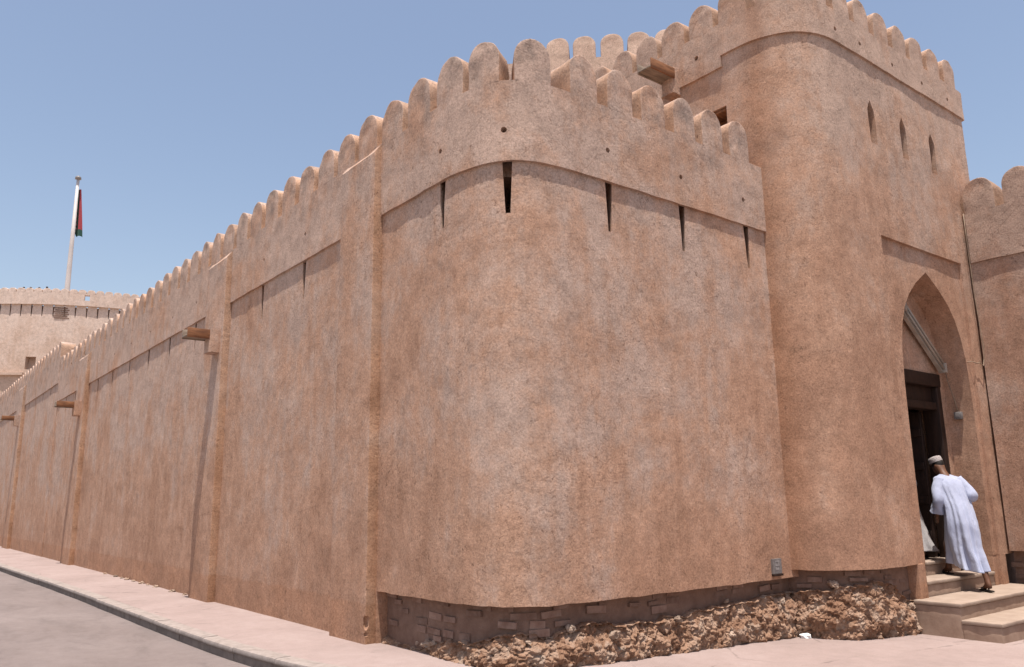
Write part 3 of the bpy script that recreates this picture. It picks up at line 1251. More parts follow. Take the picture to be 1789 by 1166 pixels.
def buttress(y0, y1, ztop, x=4.848, bottom_dmg=False):
    me = plan_prism([(x, y0), (x, y1), (5.03, y1), (5.03, y0)], -0.25, lambda X, Y: ztop + (X - x) * 1.6 if X < LX + .03 else ztop + (LX + .03 - x) * 1.6,
                    dz=0.2, sub=0.14)
    o = obj('buttress', me, M_WALL)
    if bottom_dmg:
        bm = bmesh.new()
        for (cx, cy, cz, sx, sz) in ((x + .015, y0 + .0, .25, .042, .085), (x + .012, y0 + .0, .115, .028, .03), (x, y0, .62, .014, .02), (x, y0, .9, .012, .02)):
            r = bmesh.ops.create_icosphere(bm, subdivisions=2, radius=1.0)
            for v in r['verts']:
                c = v.co.copy()
                k_ = 1 + 0.4 * noise.noise(c * 2 + Vector((cz * 9, 0, 0)))
                v.co = Vector((cx + c.x * sx * k_, cy + c.y * sx * 1.2 * k_, cz + c.z * sz * k_))
        me2 = bpy.data.meshes.new('dmg')
        bm.to_mesh(me2)
        bm.free()
        boolean(o, [me2])
        sharp(o.data, 38)
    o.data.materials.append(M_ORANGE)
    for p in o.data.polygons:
        if p.normal.y < -0.8:  # sunward side gets the orange with bounce light painted in
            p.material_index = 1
    adopt(o, long)
    return o


buttress(9.075, 10.055, 6.28, bottom_dmg=True)
b2 = buttress(14.86, 15.95, 6.26)
b3 = buttress(27.35, 28.68, 6.26)
b4 = buttress(40.75, 42.35, 6.86, x=4.83)


def spout(parent, X, y0, y1, zc, name='water_spout', length=0.5):
    """plaster corbel with a wooden trough lying in it"""
    c = obj('corbel', plan_prism([(X - 0.19, y0), (X - 0.19, y1), (X + 0.03, y1), (X + 0.03, y0)], zc - 0.36, zc + 0.10, dz=0.1, sub=0.1, bev=0.02), M_WALL, parent)
    ym = (y0 + y1) / 2
    x0, x1 = X - 0.19 - length, X - 0.16
    obj('spout_board', rough_box_me(x0, x1, ym - .12, ym + .12, zc - .10, zc - .072, .004, .15, .003), M_GREYWOOD, parent)
    obj('spout_board', rough_box_me(x0 + .02, x1, ym - .148, ym - .122, zc - .115, zc + .06, .004, .15, .003), M_WOOD, parent)
    obj('spout_board', rough_box_me(x0 + .01, x1, ym + .122, ym + .148, zc - .115, zc + .06, .004, .15, .003), M_GREYWOOD, parent)


spout(long, 4.85, 14.98, 15.30, 4.80, length=0.42)
spout(long, 4.85, 27.65, 27.97, 4.78, length=0.5)
spout(long, 4.83, 41.05, 41.4, 5.55, length=0.5)

# fallen crumbs of plaster at the wall foot
for i, (y, s) in enumerate(((18.4, .05), (19.0, .035), (19.5, .055), (20.2, .04), (20.8, .05), (21.3, .035), (21.9, .05), (17.2, .05), (16.4, .035), (23.0, .04))):
    st = bpy.data.objects.new('plaster_lump', stone_meshes[i % 8])
    link(st, None, (4.93, y, 0.01))
    st.scale = (s, s * 1.6, s)
    tag(st, 'small brown lump of fallen plaster at the foot of the long wall', 'rubble', 'plaster lumps at the wall foot')

# ------------------------------------------------------------------ gate tower
tow = thing('gate_tower', 'tall square gate tower with rounded corner and pointed entrance arch', 'tower', (12.5, 8, 0))
T_raw = [(9.70, 10.3), (9.70, 5.62), (15.22, 5.62), (15.22, 10.3)]
T_pts = rounded(T_raw, [1.12, 0.12], 22)
T_pts = dense([T_pts[0]] + [Vector((9.70, 8.5)), Vector((9.70, 7.3))] + T_pts[1:], 0.25)
TP = Path(T_pts)
TW = Path(offset_poly(T_pts, -P_OUT))
TPL = Path(offset_poly(T_pts, -P_OUT - 0.15))
tw = obj('wall_face', shell(TW, 0.70, 8.412, 0.85, ds=0.13, dz=0.16, edge=0.012, amp=(0.014, 0.006)), M_TOWER)
FY = 5.652
ARCH = [(1.12, 0.0), (1.12, 2.7), (1.11, 3.3), (1.07, 3.8), (0.98, 4.17), (0.84, 4.47), (0.65, 4.70), (0.38, 4.92), (0.0, 5.15)]
CX = 12.99
prof = [(CX - w_, z_) for w_, z_ in ARCH[:-1]] + [(CX, 5.15)] + [(CX + w_, z_) for w_, z_ in reversed(ARCH[:-1])]
panel = mesh_of([(x, y, z) for y in (5.4, FY + 0.055) for x, z in ((11.56, 0.3), (14.24, 0.3), (14.24, 5.5), (11.56, 5.49))],
                [(0, 1, 2, 3), (7, 6, 5, 4), (0, 4, 5, 1), (1, 5, 6, 2), (2, 6, 7, 3), (3, 7, 4, 0)], 'panel', False, True)
arch_cut = prism_y_me(prof, 5.3, 6.13)
door_cut = prism_y_me([(12.0, 0.3), (13.93, 0.3), (13.93, 3.62), (12.0, 3.62)], 6.0, 6.9)
wins = []
for cx in (11.69, 12.69, 13.70):
    w_ = 0.10
    wins.append(prism_y_me([(cx - w_ * .95, 7.0), (cx + w_ * .95, 7.0), (cx + w_, 7.45), (cx + w_ * .95, 7.58), (cx, 7.74), (cx - w_ * .95, 7.58), (cx - w_, 7.45)], 5.4, 6.38))
side_open = mesh_of([(x, y, z) for x in (9.5, 10.35) for y, z in ((6.93, 7.26), (7.55, 7.26), (7.55, 7.58), (6.93, 7.58))],
                    [(0, 1, 2, 3), (7, 6, 5, 4), (0, 4, 5, 1), (1, 5, 6, 2), (2, 6, 7, 3), (3, 7, 4, 0)], 'op', False, True)
boolean(tw, [panel, arch_cut, door_cut] + wins + [side_open])
sharp(tw.data, 38)
adopt(tw, tow)
us = TP.near((9.70, 6.95))
# parapets: the lower one on the side, the taller one round the corner and along the front
tp0 = obj('parapet', shell(TP, 8.225, 8.95, 0.46, 0.0, us - 0.002, ds=0.13, dz=0.14, edge=0.006), M_TOWER)
boolean(tp0, [hole_cut([(TP, TP.near((9.70, 7.40)), 8.60, 0.04, 0.3), (TP, TP.near((9.70, 8.25)), 8.60, 0.04, 0.3)])])
sharp(tp0.data, 38)
adopt(tp0, tow)
tp1 = obj('parapet', shell(TP, 8.41, 8.95, 0.46, us, TP.L, ds=0.13, dz=0.12, edge=0.006), M_TOWER)
boolean(tp1, [hole_cut([(TP, TP.near((x, 5.62)), 8.63, 0.036, 0.3) for x in (10.78, 11.48, 12.51, 13.54, 14.49)])])
sharp(tp1.data, 38)
adopt(tp1, tow)
ucorner = TP.near((11.01, 5.62))
for x in [11.01 + 0.613 * i for i in range(7)]:
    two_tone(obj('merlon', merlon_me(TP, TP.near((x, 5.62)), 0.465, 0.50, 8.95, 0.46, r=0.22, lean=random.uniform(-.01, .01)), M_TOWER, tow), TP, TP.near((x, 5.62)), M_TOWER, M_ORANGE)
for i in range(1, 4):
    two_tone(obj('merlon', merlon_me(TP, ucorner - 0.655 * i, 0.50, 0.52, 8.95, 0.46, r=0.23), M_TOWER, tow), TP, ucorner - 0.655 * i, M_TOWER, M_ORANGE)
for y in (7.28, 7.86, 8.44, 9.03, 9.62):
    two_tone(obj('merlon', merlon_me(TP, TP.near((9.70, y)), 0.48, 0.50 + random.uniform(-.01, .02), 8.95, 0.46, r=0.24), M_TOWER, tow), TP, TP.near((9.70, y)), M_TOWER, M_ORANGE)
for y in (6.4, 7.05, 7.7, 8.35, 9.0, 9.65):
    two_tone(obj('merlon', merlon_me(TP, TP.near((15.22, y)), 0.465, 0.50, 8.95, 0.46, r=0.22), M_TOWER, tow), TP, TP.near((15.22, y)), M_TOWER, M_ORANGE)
obj('roof', box_me(10.2, 14.8, 6.2, 10.2, 8.1, 8.35), M_TOWER, tow)
obj('back_wall', box_me(9.75, 15.2, 10.32, 10.9, -0.5, 8.95), M_TOWER, tow)
# spout on the tower side
spout(tow, 9.735, 7.78, 8.02, 8.47, length=0.55)
obj('window_lintel', rough_box_me(9.78, 10.3, 6.96, 7.52, 7.525, 7.57, .004, .2, .003), M_WOOD, tow)
obj('window_board', rough_box_me(10.06, 10.10, 6.94, 7.53, 7.27, 7.52, .004, .2, .003), M_WOOD, tow)

# plinth, left part of the tower
tpl_u0 = TPL.near((9.86, 6.7))
tpl_u1 = TPL.near((11.53, 5.8))
obj('plinth_wall', shell(TPL, -0.5, 0.72, 0.55, tpl_u0, tpl_u1, ds=0.1, dz=0.1, amp=(0.02, 0.012)), M_PLINTH, tow)
ut = TPL.near
HT2 = [(0, .40), (ut((9.9, 6.5)), .44), (ut((10.1, 6.2)), .50), (ut((10.5, 5.9)), .56), (ut((10.9, 5.8)), .54), (ut((11.1, 5.8)), .42), (ut((11.3, 5.8)), .27), (99, .26)]
bl2 = lambda u: 0.13
rub2 = obj('rubble_footing', rubble_me(TPL, tpl_u0 - 0.1, tpl_u1 - 0.02, HT2, 0.011, 60, bl2), M_RUB, tow)
rub2['kind'] = 'stuff'
lay_bricks(TPL, tpl_u0, tpl_u1 - 0.1, (0.655, 0.57, 0.49, 0.40, 0.33), tow, lambda u, z: z > interp(HT2, u) + 0.01, 9)
scatter_stones(TPL, tpl_u0 + 0.1, tpl_u1 - 0.1, HT2, 5, tow, 11, bl2)

# foot of the plaster beside the gate
obj('gate_pier', plan_prism([(11.535, 5.655), (11.755, 5.655), (11.755, 6.1), (11.535, 6.1)], 0.19, 0.702, dz=.12, sub=.1, bev=.012, amp=(.004, .003)), M_TOWER, tow)
obj('gate_pier', plan_prism([(11.757, 5.712), (11.87, 5.712), (11.87, 6.12), (11.757, 6.12)], 0.2, 0.702, dz=.12, sub=.1, bev=.006, amp=(.003, .002)), M_TOWER, tow)
obj('gate_pier', plan_prism([(14.11, 5.712), (14.24, 5.712), (14.24, 6.14), (14.11, 6.14)], 0.0, 0.702, dz=.12, sub=.1, bev=.012, amp=(.004, .003)), M_TOWER, tow)
obj('gate_pier', plan_prism([(14.241, 5.655), (14.46, 5.655), (14.46, 6.1), (14.241, 6.1)], -0.1, 0.702, dz=.12, sub=.1, bev=.012, amp=(.004, .003)), M_TOWER, tow)
obj('plinth_wall', box_me(14.462, 15.2, 5.8, 6.4, -0.5, 0.702), M_PLINTH, tow)

# doorway inside the arch: wooden frame, lintel, boards, and the dark passage
obj('door_lintel', rough_box_me(12.0, 13.93, 6.10, 6.36, 3.40, 3.615, .008, .3, .003), M_DARKWOOD, tow)
obj('door_panel', rough_box_me(12.0, 13.78, 6.20, 6.26, 3.14, 3.40, .006, .4, .002), M_DARKWOOD, tow)
obj('door_lintel', rough_box_me(12.0, 13.78, 6.14, 6.34, 3.02, 3.138, .006, .4, .002), M_DARKWOOD, tow)
obj('door_post', rough_box_me(13.782, 13.925, 6.11, 6.38, 0.64, 3.398, .008, .3, .003), M_DARKWOOD, tow)
obj('door_post', rough_box_me(12.0, 12.13, 6.11, 6.38, 0.64, 3.018, .008, .3, .003), M_DARKWOOD, tow)
dl = obj('door', rough_box_me(13.70, 13.775, 6.40, 7.30, 0.66, 3.01, .006, .4, .002), M_DARKWOOD, tow)
for i in range(4):
    obj('door_batten', box_me(13.66, 13.698, 6.42, 7.28, 0.95 + i * .55, 1.07 + i * .55, .004), M_DARKWOOD, dl)
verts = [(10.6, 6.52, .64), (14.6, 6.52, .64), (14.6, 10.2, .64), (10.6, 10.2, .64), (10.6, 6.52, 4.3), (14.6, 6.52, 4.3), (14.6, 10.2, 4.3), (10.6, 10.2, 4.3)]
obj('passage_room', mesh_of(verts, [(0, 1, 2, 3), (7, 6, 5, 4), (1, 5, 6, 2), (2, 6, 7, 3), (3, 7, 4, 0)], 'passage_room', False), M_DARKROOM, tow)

# ------------------------------------------------------------------ entrance steps
steps = thing('entrance_steps', 'pale stone steps climbing from the pavement into the arched gateway', 'steps', (12.9, 4.6, -0.2))


def step(x0, x1, y0, y1, zb, zt, lip=0.02, end=True):
    r = obj('riser', rough_box_me(x0 + .004, x1, y0 + lip, y1, zb, zt - 0.052, .012, .12, .007), M_STEPRISER, steps)
    obj('tread', rough_box_me(x0 - lip * .4, x1, y0, y1, zt - 0.05, zt, .010, .14, .004), M_STEP, steps)


step(11.40, 14.50, 4.60, 5.10, -0.5, 0.04)
step(11.40, 14.50, 5.075, 5.70, -0.5, 0.245)
obj('riser', rough_box_me(11.42, 11.95, 5.702, 5.80, -0.5, 0.19, .01, .14, .004), M_STEPRISER, steps)
step(11.88, 14.10, 5.702, 6.115, 0.1, 0.45)
step(12.75, 13.9, 6.10, 6.55, 0.3, 0.65)
obj('tread', rough_box_me(12.02, 12.74, 6.13, 6.55, 0.3, 0.64, .01, .14, .004), M_STEP, steps)

# ------------------------------------------------------------------ side wall at the right edge
side = thing('side_wall', 'shaded battlemented wall at the right edge, coming forward beside the steps', 'fort wall', (14.6, 2, 0))
SP = Path([(14.50, 5.60), (14.50, -4.0)])
SW = Path([(14.535, 5.62), (14.535, -4.0)])
SPL = Path([(14.68, 5.62), (14.68, -4.0)])
obj('wall_face', shell(SW, 0.745, 5.54, 0.8, ds=0.16, dz=0.2, edge=0.01), M_SIDE, side)
obj('parapet', shell(SP, 5.538, 6.42, 0.46, ds=0.14, dz=0.16, edge=0.008), M_SIDE, side)
for y in [5.345 - 0.635 * i for i in range(14)]:
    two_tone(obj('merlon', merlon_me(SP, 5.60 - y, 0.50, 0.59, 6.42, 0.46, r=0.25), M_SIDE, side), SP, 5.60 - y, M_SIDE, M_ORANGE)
obj('plinth_wall', shell(SPL, -0.6, 0.76, 0.5, ds=0.2, dz=0.15, amp=(0.02, 0.012)), M_PLINTH, side)
r3 = obj('rubble_footing', rubble_me(SPL, 0.3, 6.0, [(0, .1), (0.7, .22), (1.2, .12), (2, .25), (99, .3)], 0.03, 30, lambda u: 0.1), M_RUB, side)
r3['kind'] = 'stuff'
lay_bricks(SPL, 0.05, 2.0, (0.69, 0.60, 0.52, 0.43, 0.35), side, lambda u, z: True, 21)

# ------------------------------------------------------------------ inner keep behind the tower
keep = thing('inner_keep', 'pale inner building with battlements showing behind the bastion merlons', 'fort building', (11, 12, 0))
KPp = Path([(8.9, 12.89), (13.2, 8.59)])
obj('wall_face', shell(KPp, 5.0, 10.69, 0.5, ds=0.3, dz=0.4), M_PALE, keep)
for i in range(-2, 5):
    q = Vector((10.75 + 0.40 * i, 11.04 - 0.40 * i))
    two_tone(obj('merlon', merlon_me(KPp, KPp.near(q), 0.475, 0.51, 10.69, 0.42, r=0.21), M_PALE, keep), KPp, KPp.near(q), M_PALE, M_ORANGE)
low = Path([(7.4, 16), (7.4, 10.6), (8.94, 10.6)])
obj('low_wall', shell(low, -0.5, 8.75, 0.5, ds=0.3, dz=0.4), M_WALL, keep)
for q in ((7.7, 10.6), (8.35, 10.6)):
    two_tone(obj('merlon', merlon_me(low, low.near(q), 0.48, 0.62, 8.75, 0.46), M_WALL, keep), low, low.near(q), M_WALL, M_ORANGE)

# ------------------------------------------------------------------ great round tower far behind
rt = thing('round_tower', 'huge pale round tower far behind the long wall, slots under its battlements', 'tower', (21.9, 109.8, 0))
RC = Vector((21.9, 109.8))
RR = 23.0
arc = [RC + Vector((math.sin(math.radians(a)), math.cos(math.radians(a)))) * RR for a in range(300, 129, -2)]
RT = Path(arc)
arcw = [RC + (p - RC) * ((RR - 0.22) / RR) for p in arc]
RTW = Path(arcw)
ZL, ZT = 21.4, 22.62


def rang(px_ang):
    return px_ang


rw = obj('wall_face', shell(RTW, -0.6, ZL, 0.9, ds=0.6, dz=1.4, amp=(0.05, 0.02)), M_PALE)
u_mid = RT.near((7.9, 91.5))
boolean(rw, [wedge_cut([(RTW, RTW.near(RT.pos(u_mid + d_)), ZL + 0.02, 1.2, 0.17, 0.07, 0.6) for d_ in
                        [-9.9 + 1.0 * i for i in range(26)]], flare=0.3),
             wedge_cut([(RTW, RTW.near((10.84, 89.6)), 16.15, 1.25, 0.95, 0.95, 0.8)], flare=0.0)])
sharp(rw.data, 38)
adopt(rw, rt)
rp = obj('parapet', shell(RT, ZL - 0.005, ZT, 0.5, ds=0.6, dz=0.5), M_PALE)
uw = RT.near((15.04, 87.85))
pw = RT.pos(uw)
nw = RT.nor(uw)
tw_ = Vector((-nw.y, nw.x))
vv = []
for d in (-1.2, 0.6):
    for s_, z_ in ((-.24, 21.95), (.24, 21.95), (.24, 22.50), (-.24, 22.50)):
        q = pw - nw * d + tw_ * s_
        vv.append((q.x, q.y, z_))
boolean(rp, [mesh_of(vv, [(0, 1, 2, 3), (7, 6, 5, 4), (0, 4, 5, 1), (1, 5, 6, 2), (2, 6, 7, 3), (3, 7, 4, 0)], 'w', False, True)])
sharp(rp.data, 38)
adopt(rp, rt)
u = u_mid - 14
while u < u_mid + 20:
    two_tone(obj('merlon', merlon_me(RT, u, 0.76, 0.42, ZT, 0.5, r=0.30), M_PALE, rt), RT, u, M_PALE, M_ORANGE)
    u += 0.80
low_ring = Path([RC + (p - RC) * ((RR + 0.12) / RR) for p in arc])
obj('lower_band', shell(low_ring, 14.3, 14.55, 0.5, u_mid - 14, RT.near((10.6, 89.8)), ds=0.6, dz=0.3), M_PALE, rt)
fl = obj('roof', mesh_of([(RC.x + 22.3 * math.cos(a * math.pi / 24), RC.y + 22.3 * math.sin(a * math.pi / 24), 21.3) for a in range(48)], [tuple(range(48))], 'roof', False), M_PALE, rt)
# patch of bare courses under the ledge
ub = RTW.near((12.89, 88.64))
rs = random.Random(4)
for r_ in range(6):
    for c_ in range(4):
        uu = ub - 0.5 + c_ * 0.33 + (r_ % 2) * 0.15
        p = RTW.pos(uu)
        nn = RTW.nor(uu)
        o = bpy.data.objects.new('brick', brick_meshes[(r_ + c_) % 6])
        link(o, rt, (p.x + nn.x * .03, p.y + nn.y * .03, ZL - 0.3 - r_ * 0.2))
        o.rotation_euler = (0, 0, math.atan2(nn.x, -nn.y))
        o.scale = (1.3, 1, 1.7)

# flagpole and flag on the round tower
fp = thing('flagpole', 'tall tapering white flagpole rising from the far round tower', 'flagpole', (14.6, 97.2, 21.3))
zs = [21.3, 25, 30, 38.0]
obj('pole', tube_me([(14.6, 97.2, z) for z in zs], [0.30, 0.27, 0.22, 0.15], 14), M_POLE, fp)
obj('finial', tube_me([(14.6, 97.2, z) for z in (37.9, 37.95, 38.2, 38.35)], [0.20, 0.33, 0.30, 0.08], 12), M_GREYBOX, fp)


def make_flag():
    verts, faces, stripe = [], [], []
    NR, NC = 60, 18
    C = Vector((14.6, 97.2))
    vr = Vector((0.787, -0.616))   # across the wind: the cloth hangs beside the pole in this plane
    dp = Vector((0.616, 0.787))
    for j in range(NR + 1):
        t = j / NR
        z = 36.9 - 5.5 * t
        wid = 0.06 + 0.58 * t
        for i in range(NC + 1):
            s = i / NC
            fold = math.sin(s * 13 + t * 2) * 0.22 * (0.3 + t)
            q = C + vr * (-0.46 * (1 - s) * (0.7 + 0.25 * t) + (0.16 + wid) * s) + dp * (0.45 + fold * 0.6)
            zz = z - 0.35 * t * (s - 0.5) * 1.2 + 0.12 * math.sin(s * 9) * t
            if t > 0.86 and s < 0.35:
                zz = z + 0.25
            verts.append((q.x, q.y, zz))
            saw = 0.5 if (int(t * 22) % 2 == 0) else 0.0
            if s < 0.22:
                v = 0.1
            elif t > 0.86:
                v = 0.9
            elif s < 0.62:
                v = 0.3 if saw and s < 0.42 else 0.85
            else:
                v = 0.5
            stripe.append(v)
    for j in range(NR):
        for i in range(NC):
            a = j * (NC + 1) + i
            faces.append((a, a + 1, a + NC + 2, a + NC + 1))
    me = mesh_of(verts, faces, 'flag', True)
    at = me.attributes.new('stripe', 'FLOAT', 'POINT')
    for i, v in enumerate(stripe):
        at.data[i].value = v
    return me


tag(obj('flag', make_flag(), M_FLAG), 'limp red, white and green flag hanging against the flagpole', 'flag')


# ------------------------------------------------------------------ people
def skin_body(name, verts, edges, radii, mat, parent, at, root=0, sub=2):
    me = bpy.data.meshes.new(name)
    me.from_pydata([tuple(v) for v in verts], edges, [])
    o = bpy.data.objects.new(name, me)
    COL.objects.link(o)
    m = o.modifiers.new('skin', 'SKIN')
    m.use_smooth_shade = True
    sv = me.skin_vertices[0].data
    for i, r in enumerate(radii):
        rr = r if isinstance(r, tuple) else (r, r)
        sv[i].radius = rr
        sv[i].use_root = (i == root)
    s_ = o.modifiers.new('sub', 'SUBSURF')
    s_.levels = sub
    s_.render_levels = sub
    dg = bpy.context.evaluated_depsgraph_get()
    new = bpy.data.meshes.new_from_object(o.evaluated_get(dg))
    new.name = name
    bpy.data.objects.remove(o)
    bpy.data.meshes.remove(me)
    for p in new.polygons:
        p.use_smooth = True
    while len(new.materials):
        new.materials.pop()
    return obj(name, new, mat, parent, at)


def catmull(vals, t):
    n_ = len(vals) - 1
    x = t * n_
    i = min(int(x), n_ - 1)
    f = x - i
    g_ = lambda k_: vals[max(0, min(n_, k_))]
    out = []
    for c in range(len(vals[0])):
        a, b, cc, d = g_(i - 1)[c], g_(i)[c], g_(i + 1)[c], g_(i + 2)[c]
        out.append(0.5 * (2 * b + (cc - a) * f + (2 * a - 5 * b + 4 * cc - d) * f * f + (3 * b - a - 3 * cc + d) * f ** 3))
    return out


def robe_me(rings, folds, seed=0, rows=64, seg=96, name='robe', thick=0.004):
    """rings: (cx, cy, cz, ax, by, tilt) from neck to hem in the figure's own frame; y is forward"""
    verts, faces = [], []
    for j in range(rows + 1):
        t = j / rows
        cx, cy, cz, ax, by, tl = catmull(rings, t)
        for k_ in range(seg):
            th = 2 * math.pi * k_ / seg
            am = folds * (t ** 1.3)
            w_ = 1 + am * (0.50 * math.sin(7 * th + seed + 1.7 * math.sin(3.1 * t)) + 0.32 * math.sin(12 * th - 2 * seed + 3 * t) + 0.22 * math.sin(19 * th + 5 * t)) \
                + 0.05 * noise.noise(Vector((math.cos(th) * 1.6, math.sin(th) * 1.6 + seed, t * 7))) + 0.025 * noise.noise(Vector((math.cos(th) * 4, math.sin(th) * 4 + seed, t * 22)))
            x = cx + ax * w_ * math.cos(th)
            y = cy + by * w_ * math.sin(th)
            verts.append((x, y, cz + tl * math.sin(th) * by))
    for j in range(rows):
        for k_ in range(seg):
            q = (k_ + 1) % seg
            faces.append((j * seg + k_, (j + 1) * seg + k_, (j + 1) * seg + q, j * seg + q))
    me = mesh_of(verts, faces, name, True)
    bm = bmesh.new()
    bm.from_mesh(me)
    bmesh.ops.recalc_face_normals(bm, faces=bm.faces)
    bmesh.ops.solidify(bm, geom=bm.faces[:], thickness=thick)
    bm.to_mesh(me)
    bm.free()
    for p in me.polygons:
        p.use_smooth = True
    return me


def sleeve_me(pts, radii, seed=0, seg=28, rows=30):
    P = [list(p) + [r] for p, r in zip(pts, radii)]
    verts, faces = [], []
    for j in range(rows + 1):
        t = j / rows
        x, y, z, r = catmull(P, t)
        t2 = min(1, t + 0.02)
        t0 = max(0, t - 0.02)
        a = catmull(P, t0)
        b = catmull(P, t2)
        d = Vector((b[0] - a[0], b[1] - a[1], b[2] - a[2])).normalized()
        e1 = d.cross(Vector((0, 1, 0.1))).normalized()
        e2 = d.cross(e1)
        for k_ in range(seg):
            th = 2 * math.pi * k_ / seg
            w_ = 1 + 0.10 * math.sin(3 * th + seed + 9 * t) * t + 0.09 * noise.noise(Vector((math.cos(th) * 2, math.sin(th) * 2 + seed, t * 9)))
            q = Vector((x, y, z)) + (e1 * math.cos(th) + e2 * math.sin(th)) * r * w_
            verts.append(q)
    for j in range(rows):
        for k_ in range(seg):
            q = (k_ + 1) % seg
            faces.append((j * seg + k_, (j + 1) * seg + k_, (j + 1) * seg + q, j * seg + q))
    faces.append(tuple(range(seg)))
    return mesh_of(verts, faces, 'sleeve', True, True)


def hand_chain(V, E, R, wrist, palm_dir, out_dir, thumb_dir, curl):
    """five fingers rooted in a palm, appended to the body graph; wrist is an index"""
    w = Vector(V[wrist])
    pd = Vector(palm_dir).normalized()
    od = Vector(out_dir).normalized()
    td = Vector(thumb_dir).normalized()
    palm = w + pd * 0.055
    V.append(palm)
    R.append((0.032, 0.02))
    E.append((wrist, len(V) - 1))
    pi = len(V) - 1
    for f_, (off, ln) in enumerate(((0.030, 0.075), (0.010, 0.085), (-0.010, 0.080), (-0.029, 0.062))):
        k0 = palm + pd * 0.038 + td * off
        V.append(k0)
        R.append(0.0105)
        E.append((pi, len(V) - 1))
        a = pd * (1 - curl * 0.4) + od * curl * 0.7
        k1 = k0 + a.normalized() * ln * 0.55
        V.append(k1)
        R.append(0.009)
        E.append((len(V) - 2, len(V) - 1))
        b = pd * (1 - curl) + od * curl * 1.3
        V.append(k1 + b.normalized() * ln * 0.5)
        R.append(0.0075)
        E.append((len(V) - 2, len(V) - 1))
    V.append(w + pd * 0.035 + td * 0.042)
    R.append(0.012)
    E.append((wrist, len(V) - 1))
    V.append(w + pd * 0.075 + td * 0.062 + od * 0.02)
    R.append(0.009)
    E.append((len(V) - 2, len(V) - 1))


def head_parts(t, at, hc, look, rz, cap=True, hi=True):
    """cap, hair, face details as children; hc is the head centre in the figure frame"""
    hc = Vector(hc)
    # head built as a shaped ball in its own frame: +y is the face
    rot = Matrix.Rotation(look[1], 4, 'Z') @ Matrix.Rotation(look[0], 4, 'X')
    return rot


